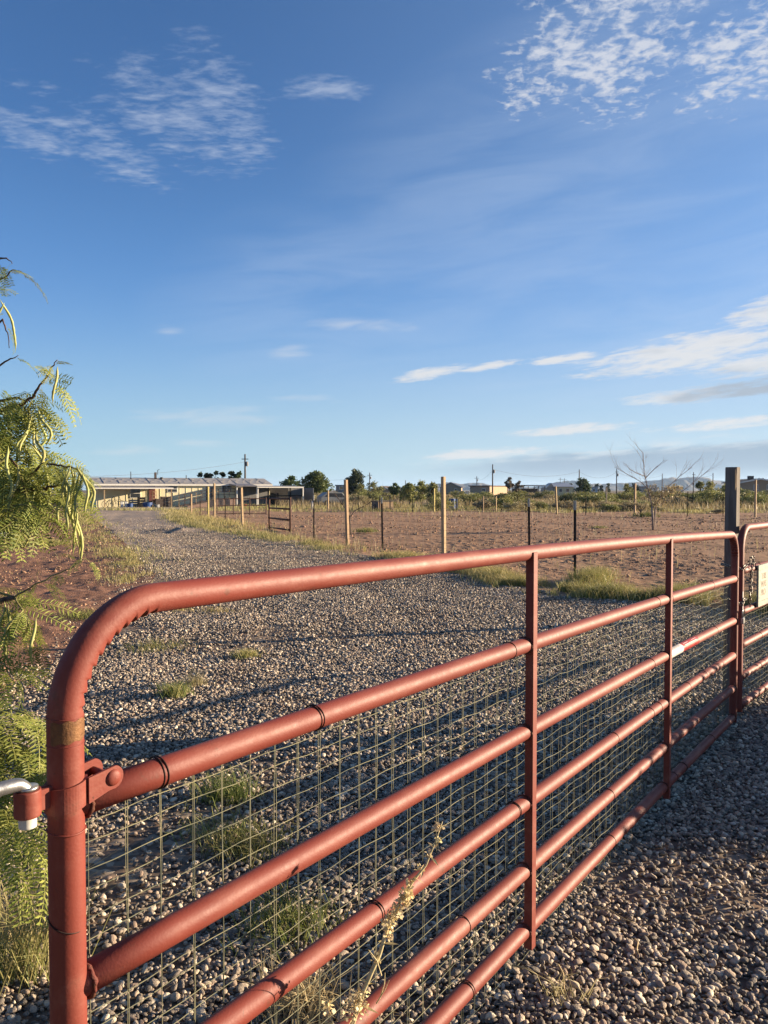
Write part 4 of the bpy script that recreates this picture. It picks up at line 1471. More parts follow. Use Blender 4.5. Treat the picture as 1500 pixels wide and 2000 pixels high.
# a second, lower seed spike at the picture's lower edge, and loose straw
w2 = gnd(640, 2060)
weed2 = empty('dry_weed', (w2.x, w2.y, 0), 0, 'short pale seed spike beside the root of the tall dry weed', 'weed')
weed = weed2
tip = at(642, 1962, 1.62) - Vector((w2.x, w2.y, 0))
sp = [Vector((0, 0, 0)), tip * .5, tip]
MB().tube(sp, [.003, .002, .001], 6).build('stem', M['weedstem'], weed2)
for i, t in enumerate((.35, .5, .6, .7, .8, .9, 1.0)): bract_cluster(along(t), .009, 20, 360 + i, .012)
tuft(585, 2000, .16, .06, 260, .9, 'bleached dry grass clump at the lower edge under the gate rails', .0022, 'drygrass')
tuft(1105, 1985, .10, .03, 40, .9, 'few dry straws lying on the gravel in front of the gate', .0018, 'drygrass')
M['straw'] = mat('dry_straw', (0.50, 0.38, 0.20), (0.40, 0.29, 0.15), .8, 40)
for i, (p0, p1, lab) in enumerate((((1090, 1925), (1110, 2000), 'thick dry straw lying on the pebbles near the lower edge'), ((1160, 1805), (1243, 1838), 'dry twig lying on the pebbles, farthest from the lower edge'),
                                  ((1000, 1925), (1082, 1965), 'dry twig lying on the pebbles beside the lowest rail'), ((1240, 1870), (1248, 1905), 'short dark straw lying on the pebbles right of the gate'))):
    a_, b_ = gnd(*p0), gnd(*p1)
    a_.z = gz_(a_.x, a_.y) + .030; b_.z = gz_(b_.x, b_.y) + .030
    mb = MB(); mb.tube([a_, a_.lerp(b_, .35) + Vector((.006, .004, .006)), a_.lerp(b_, .7) + Vector((-.004, 0, .002)), b_], [.0035, .003, .0025, .001], 6)
    tag(mb.build('straw', M['straw'], smooth=True), lab, 'straw', 'straws on the gravel')

x = rng.uniform(-4, 5, 5200); y = 1.2 + 9 * rng.random(5200) ** 1.3
ok = (np.abs(x / y) < .62) & (vnoise(x * 1.3, y * 1.3, 55) > .45) & (x > lx(y)) & (x < rx(y))
x, y = x[ok], y[ok]
n = len(x); th = rng.uniform(0, 6.28, n); L = rng.uniform(.012, .07, n); w_ = rng.uniform(.0007, .0016, n); z = terr(x, y) + .022 + rng.random(n) * .012
dxx, dyy = np.cos(th), np.sin(th)
dz_ = rng.normal(0, .22, n) * L
V = np.stack([np.stack([x - dyy * w_, y + dxx * w_, z], 1), np.stack([x + dyy * w_, y - dxx * w_, z], 1), np.stack([x + dxx * L, y + dyy * L, z + dz_], 1)], 1).reshape(-1, 3)
o = mesh_np('plant_litter', V, (np.arange(n) * 3)[:, None] + np.array([[0, 1, 2]]), M['drygrass'], attrs={'tint': np.repeat(rng.random(n), 3)})
o['kind'] = 'stuff'

# ------------------------------------------------------------------ mesquite tree at the left edge
def leaf_mesh(seed, npair, length, droop, splay):
    """compound leaf: stalk that forks into two feathered halves"""
    g = random.Random(seed)
    V, F, T = [], [], []

    def strip(pts, w):
        b = len(V)
        for i, p in enumerate(pts):
            for s in (-1, 1):
                V.append((p.x, p.y + s * w, p.z)); T.append(.75)
        for i in range(len(pts) - 1):
            F.append((b + 2 * i, b + 2 * i + 1, b + 2 * i + 3, b + 2 * i + 2))

    def axis(t, side):
        a = side * splay * (1 - .3 * t)
        return Vector((.03 + length * t * math.cos(a), length * t * math.sin(a), -droop * length * t * t))
    strip([Vector((0, 0, 0)), Vector((.015, 0, .002)), Vector((.03, 0, 0))], .0009)
    for side in (-1, 1):
        strip([axis(k / 7, side) for k in range(8)], .0008)
        for i in range(npair):
            t = (i + .8) / (npair + .3)
            p = axis(t, side)
            tv = (axis(min(1, t + .05), side) - axis(t - .05, side)).normalized()
            nv = Vector((0, 0, 1)) - tv * tv.z; nv.normalize()
            sv = tv.cross(nv)
            L = .025 * (1 - .45 * abs(t - .45) ** 1.4 * 2) * g.uniform(.85, 1.1)
            for s in (-1, 1):
                d = (tv * g.uniform(.30, .48) + sv * s * .9 + nv * g.uniform(-.25, .18)).normalized()
                e = d.cross(nv).normalized() * .0024
                b = len(V)
                q = p + d * L
                mid = p + d * L * .5 + nv * .0012
                V.extend([tuple(p), tuple(mid + e), tuple(q), tuple(mid - e)])
                tt = min(1, max(0, g.gauss(.35, .22)))
                T.extend([tt] * 4)
                F.append((b, b + 1, b + 2, b + 3))
    return np.array(V), np.array(F), np.array(T)


def as_mesh(name, V, F, T, m):
    me = bpy.data.meshes.new(name)
    me.from_pydata(V.tolist(), [], F.tolist()); me.update()
    a = me.attributes.new('tint', 'FLOAT', 'POINT'); a.data.foreach_set('value', np.asarray(T, np.float32))
    me.materials.append(m)
    return me


LV = [leaf_mesh(s, rgp, ln, dr, sp_) for s, rgp, ln, dr, sp_ in ((1, 13, .105, .25, .30), (2, 14, .12, .45, .25), (3, 12, .095, .6, .38), (4, 13, .115, .1, .45), (5, 10, .085, .35, .2), (6, 15, .13, .55, .3))]
LM = [as_mesh('leaf', V, F, T, M['mesquite']) for V, F, T in LV]


def pod_mesh(seed, L, curl):
    g = random.Random(seed)
    mb = MB(); pts, rad = [], []
    for k in range(15):
        t = k / 14
        pts.append((curl * L * .35 * math.sin(t * 2.2) + .004 * math.sin(t * 9 + seed), .005 * math.cos(t * 7 + seed), -L * t * (1 - .12 * abs(curl))))
        rad.append(.0038 * min(1, 5 * t + .15, 4.5 * (1 - t) + .12) * (1 + .16 * math.sin(t * 46)))
    mb.tube(pts, rad, 7)
    me = bpy.data.meshes.new('pod'); me.from_pydata(mb.v, [], mb.f); me.update()
    for p in me.polygons: p.use_smooth = True
    a = me.attributes.new('tint', 'FLOAT', 'POINT'); a.data.foreach_set('value', np.array([g.uniform(0, 1) * .5 + .25 for _ in mb.v], np.float32))
    me.materials.append(M['pod'])
    return me


PM = [pod_mesh(s, L, c) for s, L, c in ((1, .15, .3), (2, .17, -.5), (3, .13, .7), (4, .16, .05), (5, .11, -.9))]

mq = empty('mesquite_tree', (-1.85, 2.55, 0), 0, 'mesquite tree with feathery yellow green leaves and hanging pods at the left edge', 'tree')
MO = Vector((-1.85, 2.55, 0))
mq_twigs = [  # (pixel x, y, distance) along each branch; radius; leaf spacing (0 = none); kind
    ([(-330, 1010, 2.5), (-150, 1000, 2.3), (-60, 985, 2.2), (0, 966, 2.15), (40, 957, 2.12), (84, 957, 2.1), (108, 946, 2.1), (128, 944, 2.1)], .0085, .05, 'twig'),
    ([(-330, 1000, 2.55), (-120, 970, 2.4), (-40, 950, 2.3), (0, 944, 2.28), (28, 938, 2.26), (57, 935, 2.25)], .0080, .045, 'twig'),
    ([(-300, 900, 2.5), (-100, 850, 2.3), (-20, 815, 2.2), (12, 797, 2.18), (40, 790, 2.16), (64, 772, 2.15), (84, 746, 2.14), (98, 720, 2.13), (112, 703, 2.12)], .0055, .055, 'twig'),
    ([(-60, 800, 2.3), (0, 783, 2.25), (30, 776, 2.22), (55, 784, 2.2), (70, 790, 2.19)], .004, .04, 'twig'),
    ([(40, 957, 2.12), (62, 925, 2.1), (85, 905, 2.08), (112, 909, 2.06), (138, 912, 2.05), (158, 922, 2.04), (168, 940, 2.04)], .0034, .055, 'twig'),
    ([(-80, 590, 2.1), (-20, 560, 2.05), (4, 545, 2.03), (25, 528, 2.02), (42, 530, 2.02)], .003, .05, 'twig'),
    ([(-80, 520, 2.1), (-10, 508, 2.05), (12, 503, 2.04), (24, 515, 2.04)], .003, .06, 'twig'),
    ([(-60, 650, 2.1), (-10, 632, 2.06), (6, 625, 2.05), (14, 650, 2.05), (18, 680, 2.05)], .003, .06, 'twig'),
    ([(-40, 730, 2.1), (0, 712, 2.06), (20, 702, 2.05), (36, 694, 2.05)], .0028, .06, 'twig'),
    ([(-60, 890, 2.2), (0, 880, 2.14), (30, 905, 2.1), (44, 940, 2.08), (52, 985, 2.06)], .0034, .040, 'twig'),
    ([(-60, 850, 2.3), (10, 850, 2.25), (50, 862, 2.22), (76, 880, 2.2), (96, 905, 2.2)], .0034, .04, 'twig'),
    ([(-60, 1010, 2.1), (0, 1000, 2.05), (36, 985, 2.02), (66, 990, 2.0), (88, 1004, 2.0)], .0034, .042, 'greentwig'),
    ([(-60, 920, 2.45), (0, 905, 2.4), (40, 900, 2.38), (80, 915, 2.36)], .004, .045, 'twig'),
    ([(-200, 1120, 2.1), (-40, 1140, 1.95), (0, 1158, 1.9), (28, 1166, 1.88), (60, 1148, 1.86), (100, 1126, 1.85), (140, 1110, 1.85), (166, 1090, 1.85)], .0030, .06, 'greentwig'),
    ([(28, 1166, 1.88), (45, 1195, 1.87), (58, 1225, 1.86), (62, 1245, 1.86)], .0022, .035, 'greentwig'),
    ([(-100, 1170, 1.95), (-20, 1180, 1.9), (14, 1190, 1.88), (34, 1215, 1.87)], .0026, .04, 'greentwig'),
    ([(-100, 1290, 1.85), (-20, 1288, 1.8), (8, 1296, 1.79), (26, 1318, 1.78)], .0026, .032, 'greentwig'),
    ([(-100, 1390, 1.7), (-10, 1396, 1.66), (22, 1386, 1.65), (48, 1392, 1.64), (66, 1408, 1.64)], .0026, .036, 'greentwig'),
    ([(-100, 1460, 1.7), (-10, 1452, 1.62), (26, 1446, 1.61), (54, 1460, 1.60), (76, 1490, 1.60)], .0026, .036, 'greentwig'),
    ([(-100, 1530, 1.6), (-10, 1560, 1.55), (20, 1590, 1.54), (44, 1606, 1.53), (62, 1640, 1.53)], .0026, .034, 'greentwig'),
    ([(-100, 1640, 1.6), (-20, 1640, 1.54), (10, 1652, 1.52), (32, 1680, 1.52)], .0024, .036, 'greentwig'),
    ([(-100, 1500, 1.75), (-10, 1500, 1.7), (24, 1510, 1.69), (50, 1530, 1.68)], .0024, .036, 'greentwig'),
]
anchor = []
for k, (pts, r, sp_, kind) in enumerate(mq_twigs):
    w = [at(*p) - MO for p in pts]
    fine = []
    for a_, b_ in zip(w, w[1:]):
        for i in range(4):
            fine.append(a_.lerp(b_, i / 4) + Vector((random.gauss(0, r * .35), random.gauss(0, r * .35), random.gauss(0, r * .35))))
    fine.append(w[-1])
    nn = len(fine)
    MB().tube(fine, [max(.0009, r * (1.35 - 1.15 * i / nn) * random.uniform(.88, 1.12)) for i in range(nn)], 7).build('branch', M[kind], mq, smooth=True)
    anchor.append(w[0])
    mq_twigs[k] = (fine, r, sp_, kind)
MB().tube([(0, 0, -.1), (.03, .02, .45), (.05, -.02, .95), (.12, -.05, 1.5), (.10, .05, 2.2)], [.085, .07, .06, .045, .03], 10).build('trunk', M['bark'], mq, smooth=True)
for i, a_ in enumerate(anchor):
    if a_.x > .95: continue
    z0 = min(2.1, max(.35, a_.z * .75))
    MB().tube([(.06, 0, z0 - .1), tuple(Vector((.06, 0, z0)).lerp(a_, .5) + Vector((0, 0, .05))), tuple(a_)], [.022, .014, .007], 6).build('limb', M['bark'], mq, smooth=True)


def orient(d, roll):
    d = d.normalized()
    up = Vector((0, 0, 1))
    y = up.cross(d)
    y = y.normalized() if y.length > .05 else Vector((0, 1, 0))
    z = d.cross(y)
    return (Matrix((d, y, z)).transposed() @ Matrix.Rotation(roll, 3, 'X')).to_4x4()


rg = random.Random(21)
leaf_jobs = []
for tw_i, (fine, r, sp_, kind) in enumerate(mq_twigs):
    lsc = {4: .5, 0: .8, 13: .5, 14: .8}.get(tw_i, 1.0)
    L = 0; last = 0
    for i in range(len(fine) - 1):
        a_, b_ = fine[i], fine[i + 1]
        n = (b_ - a_).length
        L += n
        px = 750 + 1500 * (a_ + MO).x / (a_ + MO).y
        if px < -160: continue
        while last < L:
            py = 957 + 1500 * (CAM_H - a_.z) / (a_ + MO).y
            thin = 1.6 if py < 735 else (.46 if py < 1010 else (1.0 if py < 1270 else .85))
            last += sp_ * rg.uniform(.35, 1.0) * thin
            p = a_.lerp(b_, min(1, max(0, (last - (L - n)) / max(n, 1e-6))))
            t = (b_ - a_).normalized()
            for q in range(rg.choice((1, 1, 2))):
                side = Vector((rg.gauss(0, 1), rg.gauss(0, 1), rg.gauss(0, .6)))
                d = (t * rg.uniform(.1, .9) + side.normalized() * .9 + Vector((0, 0, -.75 if py < 900 else -.5))).normalized()
                leaf_jobs.append((p, d, rg.gauss(0, .5), rg.uniform(.75, 1.15) * (.62 if py < 735 else 1) * lsc))
print('mesquite leaves', len(leaf_jobs))
rg.shuffle(leaf_jobs)
leaf_jobs.sort(key=lambda j: 0 if 750 + 1500 * (j[0] + MO).x / (j[0] + MO).y > -30 else 1)
for p, d, roll, sc in leaf_jobs[:300]:
    o = bpy.data.objects.new('leaf', rg.choice(LM)); link(o, mq)
    o.matrix_local = Matrix.Translation(p) @ orient(d, roll) @ Matrix.Scale(sc, 4)
V, F, T, b = [], [], [], 0
extra = leaf_jobs[300:]
for k in range(420):                                           # the crown outside and behind
    p = Vector((rg.gauss(.15, .32), rg.gauss(.1, .3), rg.uniform(.5, 2.5)))
    if 750 + 1500 * (p + MO).x / (p + MO).y < -200: extra.append((p, Vector((rg.gauss(0, 1), rg.gauss(0, 1), rg.uniform(-1, .3))), rg.gauss(0, .5), rg.uniform(.8, 1.2)))
for p, d, roll, sc in extra:
    v, f, t = rg.choice(LV)
    m4 = np.array(Matrix.Translation(p) @ orient(d, roll) @ Matrix.Scale(sc, 4))
    V.append(v @ m4[:3, :3].T + m4[:3, 3]); F.append(f + b); T.append(t); b += len(v)
o = mesh_np('foliage', np.concatenate(V), np.concatenate(F), M['mesquite'], mq, attrs={'tint': np.concatenate(T)})
o['kind'] = 'stuff'
pods = []
for k in range(13): pods.append((120 + 3.6 * k + rg.uniform(-3, 3), 912 + .08 * abs(k - 7) ** 2 + rg.uniform(-4, 8), 2.05 + rg.uniform(-.05, .05), None))
for k in range(4): pods.append((140 + rg.uniform(-4, 12), 965 + 14 * k, 2.05 + rg.uniform(-.02, .02), None))
for x, y in ((56, 800), (62, 806), (66, 812), (70, 808), (58, 830), (72, 848), (48, 845), (64, 868), (74, 800), (40, 800), (34, 806), (80, 890), (78, 880), (50, 790))[:9]: pods.append((x, y, 2.15 + rg.uniform(-.04, .04), None))
for x, y in ((51, 985), (116, 716), (3, 585), (6, 590), (0, 610), (12, 870), (22, 880), (66, 975), (20, 1180), (44, 1190), (74, 1205), (10, 1175), (70, 960), (34, 905)): pods.append((x, y, 2.05 if y < 1100 else 1.86, None))
for x, y, d, _ in pods:
    o = bpy.data.objects.new('pod', rg.choice(PM)); link(o, mq)
    p = at(x, y, d) - MO
    o.matrix_local = Matrix.Translation(p) @ Euler((rg.gauss(0, .14), rg.gauss(0, .16), rg.uniform(0, 6.28))).to_matrix().to_4x4() @ Matrix.Scale(rg.uniform(.75, 1.1), 4)

# ------------------------------------------------------------------ shrubs right of the picture that throw the shade on the gate and gravel
sh = bush_proto('creosote_bush', 91, 1.75, 1.30, 8000, M['bush'], .055, stems=14, blobs=26)
tag(sh, 'creosote bush standing beside the gravel right of the gate, outside the picture', 'bush', 'bushes right of the gate')
sh.location = (5.0, 4.95, 0); sh.scale = (1.05, 1.05, 1.06)
for x, y, sc, lab in ((9.2, 8.6, 1.15, 'tall creosote bush farther to the right beyond the second gate leaf'), (12.5, 13.0, 1.2, 'creosote bush at the paddock corner far right of the gate'), (6.6, 3.0, .62, 'low creosote bush nearest the camera on the right'), (8.5, 6.1, .8, 'creosote bush between the tall one and the gate')):
    place(sh, False, (x, y, 0), rg.uniform(0, 6), sc, lab, 'bush', 'bushes right of the gate')


# ------------------------------------------------------------------ bare trees
def bare_tree(name, loc, label, limbs, m, r0, leaves=0, seed=1):
    root = empty(name, loc, 0, label, 'tree')
    g = random.Random(seed)
    L0 = Vector(loc)
    C = []

    def grow(p, d, L, r, lvl, parent_mb):
        pts = [p]
        for k in range(4):
            d = (d + Vector((g.gauss(0, .12), g.gauss(0, .12), g.gauss(.02, .08)))).normalized()
            pts.append(pts[-1] + d * L / 4)
        parent_mb.tube(pts, [r * (1 - .17 * k) for k in range(5)], 5, cap=False)
        if lvl > 0:
            for k in range(3 if lvl > 1 else 4):
                q = pts[g.choice((2, 3, 4, 4))]
                s = Vector((g.gauss(0, 1), g.gauss(0, 1), g.gauss(.4, .6)))
                grow(q, (d * .9 + s.normalized() * .75).normalized(), L * g.uniform(.45, .72), r * .42, lvl - 1, parent_mb)
        else:
            C.append(np.array(pts[-1])); C.append(np.array(pts[3]))
    for i, (pts, lvl) in enumerate(limbs):
        mb = MB()
        w = [at(*q) - L0 for q in pts]
        if i == 0 or lvl < 0:
            mb.tube(w, [r0 * (1 - .5 * k / len(w)) for k in range(len(w))], 7); mb.build('trunk', m, root, smooth=True); continue
        rr = r0 * (.50 if i <= 2 else .34)
        mb.tube(w, [rr * (1 - .8 * k / len(w)) for k in range(len(w))], 6)
        for k in range(1, len(w)):
            for _ in range(4):
                s = Vector((g.gauss(0, 1), g.gauss(0, 1), g.gauss(.5, .5)))
                t = (w[k] - w[k - 1])
                grow(w[k - 1].lerp(w[k], g.random()), (t.normalized() * .9 + s.normalized() * .6).normalized(), t.length * g.uniform(.5, 1.1), rr * .30, lvl + (1 if lvl == 0 else 0), mb)
        mb.build('branch', m, root)
    if leaves:
        gg = np.random.default_rng(seed)
        C = np.array(C)
        C = C[(C[:, 2] < 1.75)]
        C = C[gg.integers(0, len(C), leaves)] + gg.normal(0, .05, (leaves, 3))
        V, F, t = leaf_cloud(C, leaves, .06, gg)
        mesh_np('foliage', V, F, M['greybush'], root, attrs={'tint': t})['kind'] = 'stuff'
    return root


d_ = gnd(1276, 1038).y
bare_tree('bare_tree', gnd(1276, 1038), 'half dead tree with thin bare upswept branches beside the square gate post',
          [([(1276, 1040, d_), (1275, 1010, d_), (1273, 990, d_)], -1), ([(1277, 1036, d_ + .1), (1279, 1010, d_ + .1), (1280, 992, d_ + .1)], -1),
           ([(1274, 992, d_), (1270, 972, d_), (1264, 950, d_), (1258, 920, d_), (1256, 884, d_)], 1),
           ([(1266, 955, d_), (1250, 940, d_ + .2), (1232, 930, d_ + .3), (1200, 912, d_ + .3)], 0),
           ([(1259, 930, d_), (1246, 925, d_ - .2), (1228, 916, d_ - .4)], 0),
           ([(1260, 935, d_), (1270, 924, d_ - .3), (1284, 910, d_ - .5)], 0),
           ([(1280, 995, d_), (1288, 975, d_ - .2), (1300, 955, d_ - .4), (1328, 930, d_ - .6), (1352, 912, d_ - .7)], 0),
           ([(1280, 992, d_), (1296, 982, d_ + .2), (1330, 962, d_ + .4), (1360, 938, d_ + .5), (1386, 916, d_ + .6)], 0),
           ([(1276, 992, d_), (1290, 972, d_), (1305, 965, d_ + .1), (1318, 958, d_ + .1)], 1)],
          mat('pale_dead_bark', (0.40, 0.32, 0.27), (0.28, 0.22, 0.19), .9, 12), .052, 1100, 4)
d_ = gnd(684, 1046).y
bare_tree('bare_sapling', gnd(684, 1046), 'small leafless sapling just right of a timber fence post',
          [([(684, 1047, d_), (684, 1025, d_), (682, 1008, d_)], -1),
           ([(683, 1010, d_), (672, 990, d_), (660, 972, d_), (652, 962, d_)], 0), ([(683, 1012, d_), (692, 998, d_), (712, 988, d_), (738, 972, d_)], 0),
           ([(683, 1008, d_), (690, 985, d_ + .2), (694, 968, d_ + .2)], 0)], M['bark'], .035, 0, 9)
d_ = 44
bare_tree('bare_sapling', gnd(1252, 1010), 'small thorny sapling at the far edge of the paddock in a green weed patch',
          [([(1252, 1011, d_), (1252, 1000, d_), (1253, 994, d_)], -1), ([(1252, 1002, d_), (1246, 990, d_), (1243, 984, d_)], 1), ([(1252, 1000, d_), (1260, 990, d_), (1263, 985, d_)], 1)], M['bark'], .05, 200, 13)

# ------------------------------------------------------------------ brush and trees beyond the paddock
protos_b = [bush_proto('creosote_bush', 100 + k, 2.3, 1.5, 2400, M['bush'], .095) for k in range(4)] + \
           [bush_proto('sage_bush', 120 + k, 1.9, 1.15, 2000, M['greybush'], .085, blobs=12) for k in range(3)]
used = set()
MARKS = [(617, 'the broad tree'), (656, 'the pale car'), (693, 'the tall conifer'), (722, 'the thin pole'), (748, 'the dog house'), (770, 'the shaggy tree'), (806, 'the mesquite clump'), (848, 'the yellow post'),
         (880, 'the gabled house'), (910, 'the white pickup'), (938, 'the long building'), (962, 'the tallest pole'), (995, 'the brown pine'), (1033, 'the black carport'), (1060, 'the sharp carport end'), (1088, 'the leaning timber post'),
         (1104, 'the yellow house wall'), (1138, 'the round dark tree'), (1160, 'the blue trailer'), (1184, 'the grey far post'), (1204, 'the crossarm pole'), (1240, 'the tall rear post'), (1276, 'the bare tree'), (1293, 'the thin far pole'),
         (1318, 'the white trailer'), (1354, 'the armed pole'), (1392, 'the rightmost pole'), (1432, 'the square gate post'), (1484, 'the tan gabled building')]
gb_ = random.Random(33)
BG = 'wild bushes in the brush beyond the paddock'
count = 0
tries = 0
spots = []
while count < 165 and tries < 6000:
    tries += 1
    Y = 56 + 95 * gb_.random() ** 1.5
    px = gb_.uniform(590, 1540)
    x = (px - 750) / 1500 * Y
    front = 57 - .012 * (px - 750)
    if px < 690: front = 80
    if Y < front: continue
    if 700 < px < 850 and Y < 64: continue
    if px > 1270 and Y < 62 + (px - 1270) * .03: continue
    if vnoise(x * .06, Y * .06, 91) < .46 and gb_.random() < .85: continue
    if any((x - a_) ** 2 + (Y - b_) ** 2 < 1.6 ** 2 for a_, b_ in spots): continue
    spots.append((x, Y))
    k = gb_.choice((0, 1, 2, 3, 0, 1, 2, 3, 4, 5, 6, 4, 5, 6))
    sc = gb_.uniform(.62, 1.25) * (1.0 if Y > 66 else .72)
    mark = min(MARKS, key=lambda q: abs(q[0] - px))
    side = 'in line with' if abs(px - mark[0]) < 6 else ('just left of' if px < mark[0] else 'just right of')
    size = 'tall' if sc > 1.0 else ('low' if sc < .72 else 'mid sized')
    rowl = 'front row' if Y < 66 else ('second row' if Y < 80 else ('third row' if Y < 100 else 'far back'))
    lab = f"{size} {'green creosote' if k < 4 else 'grey sage'} bush, {rowl}, {side} {mark[1]}"
    if len(lab.split()) > 16: lab = lab.replace('just ', '').replace('mid sized', 'medium')
    place(protos_b[k], k not in used, (x, Y, -.03), gb_.uniform(0, 6.28), (sc * 1.15, sc * 1.15, sc), lab, 'bush', BG)
    used.add(k); count += 1
print('bushes', count)
for k, p in enumerate(protos_b):
    if k not in used:
        place(p, True, (60 + k, 120, 0), 0, 1, 'bush far right in the brush', 'bush', BG)
# weeds right of the shed and along the house
for i, (px, Y, sc) in enumerate(((606, 82, .8), (622, 84, .85), (640, 80, .9), (655, 83, .85), (668, 86, .9), (612, 88, 1.0), (684, 84, .95), (632, 90, 1.05), (650, 92, 1.0))):
    place(protos_b[4 + i % 3], False, ((px - 750) / 1500 * Y, Y, -.03), i, (sc * 1.3, sc * 1.3, sc * 1.25), f"straw coloured weed bush right of the dark shed, {['leftmost', 'fourth from the left', 'sixth from the left', 'seventh from the left', 'eighth from the left', 'second from the left', 'rightmost', 'fifth from the left', 'rear left of the pale car'][i]}", 'bush', 'weed bushes right of the shed')
for i, (px, Y, sc, lab) in enumerate(((30, 70, .9, 'bush behind the mesquite tree, left of the house'), (60, 78, 1.0, 'bush behind the mesquite tree, nearest the house'), (5, 64, .9, 'bush behind the mesquite tree, leftmost'), (112, 76, .9, 'bush just left of the house end wall'))):
    place(protos_b[i % 4], False, ((px - 750) / 1500 * Y, Y, -.03), i, sc, lab, 'bush', 'bushes left of the house')
# single low plants on bare ground
for px, py, sc, lab in ((1240, 994, .35, 'low tuft bush on the bare strip behind the far fence'), (1290, 1000, .30, 'pale low tuft beyond the bare tree on the right'), (1365, 1001, .30, 'pale low tuft near the right far fence'), (1330, 1001, .25, 'small pale tuft between two others beyond the bare tree'), (1398, 1004, .3, 'pale low tuft just left of the square gate post')):
    g_ = gnd(px, py)
    place(protos_b[5], False, (g_.x, g_.y, -.02), px, (sc * 2, sc * 2, sc * 1.2), lab, 'bush')


def tree_at(px, top, Y, wpx, label, m, seed, **kw):
    h = at(px, top, Y).z
    return tree(kw.pop('name', 'tree'), ((px - 750) / 1500 * Y, Y, 0), h, wpx * Y / 1500, label, m, seed, **kw)


for i, (px, top, w_, mm, lab) in enumerate(((393, 921, 24, 'darktree', 'dark evergreen behind the house roof, leftmost of the row'), (408, 918, 20, 'darktree', 'dark evergreen behind the house roof, second of the row'), (421, 918, 18, 'darktree', 'dark evergreen behind the house roof, third of the row'), (433, 917, 16, 'darktree', 'dark evergreen behind the house roof, beside the gap'),
                                            (452, 918, 18, 'darktree', 'dark evergreen behind the house roof, just right of the gap'), (467, 919, 24, 'midtree', 'lighter olive tree behind the house roof beside the utility pole'))):
    tree_at(px, top, 98, w_, lab, M[mm], 400 + i, name='evergreen_tree', n=1300, leaf=.22, blobs=14, shape='egg', group='row of evergreens behind the house')
tree_at(617, 923, 95, 62, 'broad dark green tree right of the dark shed', M['midtree'], 410, name='broadleaf_tree', n=3600, leaf=.26, blobs=30, trunk=.15)
tree_at(566, 929, 104, 44, 'olive tree rising behind the dark shed roof', M['midtree'], 411, name='broadleaf_tree', n=1800, leaf=.24, trunk=.15)
tree_at(693, 913, 128, 36, 'tall dark conifer above the brush, left of centre', M['darktree'], 412, name='conifer_tree', n=4200, leaf=.26, blobs=34, shape='egg', trunk=.1)
tree_at(731, 940, 100, 42, 'bright olive mesquite behind the wooden dog house', M['bush'], 413, name='mesquite_tree', n=1700, leaf=.17, trunk=.12)
tree_at(703, 946, 108, 34, 'olive shrub tree at the foot of the tall conifer', M['bush'], 431, name='mesquite_tree', n=1200, leaf=.17, trunk=.12)
tree_at(770, 944, 116, 20, 'small shaggy palm like tree in the brush', M['midtree'], 414, name='shaggy_tree', n=900, leaf=.3, blobs=10, trunk=.35)
for i, (px, top, w_, Y, lab) in enumerate(((800, 942, 30, 84, 'large mesquite clump left of the tall timber post, left half'), (822, 939, 40, 88, 'large mesquite clump left of the tall timber post, middle'), (845, 942, 30, 86, 'large mesquite clump left of the tall timber post, right half'), (790, 948, 26, 96, 'olive mesquite behind the large clump'))):
    tree_at(px, top, Y, w_, lab, M['bush'], 415 + i, name='mesquite_tree', n=1900, leaf=.17, trunk=.1, group='mesquites left of the tall post')
tree_at(995, 931, 170, 18, 'round brownish pine above the brush left of the black carport', M['browntree'], 420, name='pine_tree', n=1300, leaf=.3, blobs=14, trunk=.3, shape='egg')
tree_at(1013, 939, 175, 14, 'small brownish pine beside the black carport roof', M['browntree'], 421, name='pine_tree', n=800, leaf=.3, blobs=10, trunk=.3, shape='egg')
tree_at(1138, 934, 160, 36, 'round dark tree right of the pale yellow house', M['midtree'], 422, name='broadleaf_tree', n=2400, leaf=.3, blobs=24, trunk=.15)
for i, (px, top, Y, lab) in enumerate(((1165, 944, 290, 'tiny far conifer right of the round dark tree'), (1174, 945, 290, 'tiny far conifer, second right of the round dark tree'), (1188, 944, 290, 'tiny far conifer above the pale blue trailer'), (1114, 944, 260, 'tiny conifer behind the pale yellow house roof'))):
    tree_at(px, top, Y, 7, lab, M['darktree'], 424 + i, name='conifer_tree', n=300, leaf=.6, blobs=7, shape='cone', trunk=.1)
tree_at(1223, 944, 105, 26, 'dark shrub tree left of the leaning bare tree', M['bush'], 428, name='mesquite_tree', n=1300, leaf=.17, trunk=.12)
tree_at(1240, 945, 240, 16, 'dark tree crown over the low grey building', M['darktree'], 432, name='broadleaf_tree', n=800, leaf=.5, blobs=9, trunk=.2)
for i, (px, top, w_, Y, lab) in enumerate(((1368, 941, 30, 96, 'green mesquite left of the rightmost utility pole'), (1388, 940, 34, 100, 'green mesquite at the rightmost utility pole'), (1412, 947, 26, 104, 'green mesquite just left of the square gate post'), (1445, 955, 30, 95, 'low mesquite in front of the tan gabled building'))):
    tree_at(px, top, Y, w_, lab, M['bush'], 440 + i, name='mesquite_tree', n=1500, leaf=.18, trunk=.1, group='mesquites near the right edge')

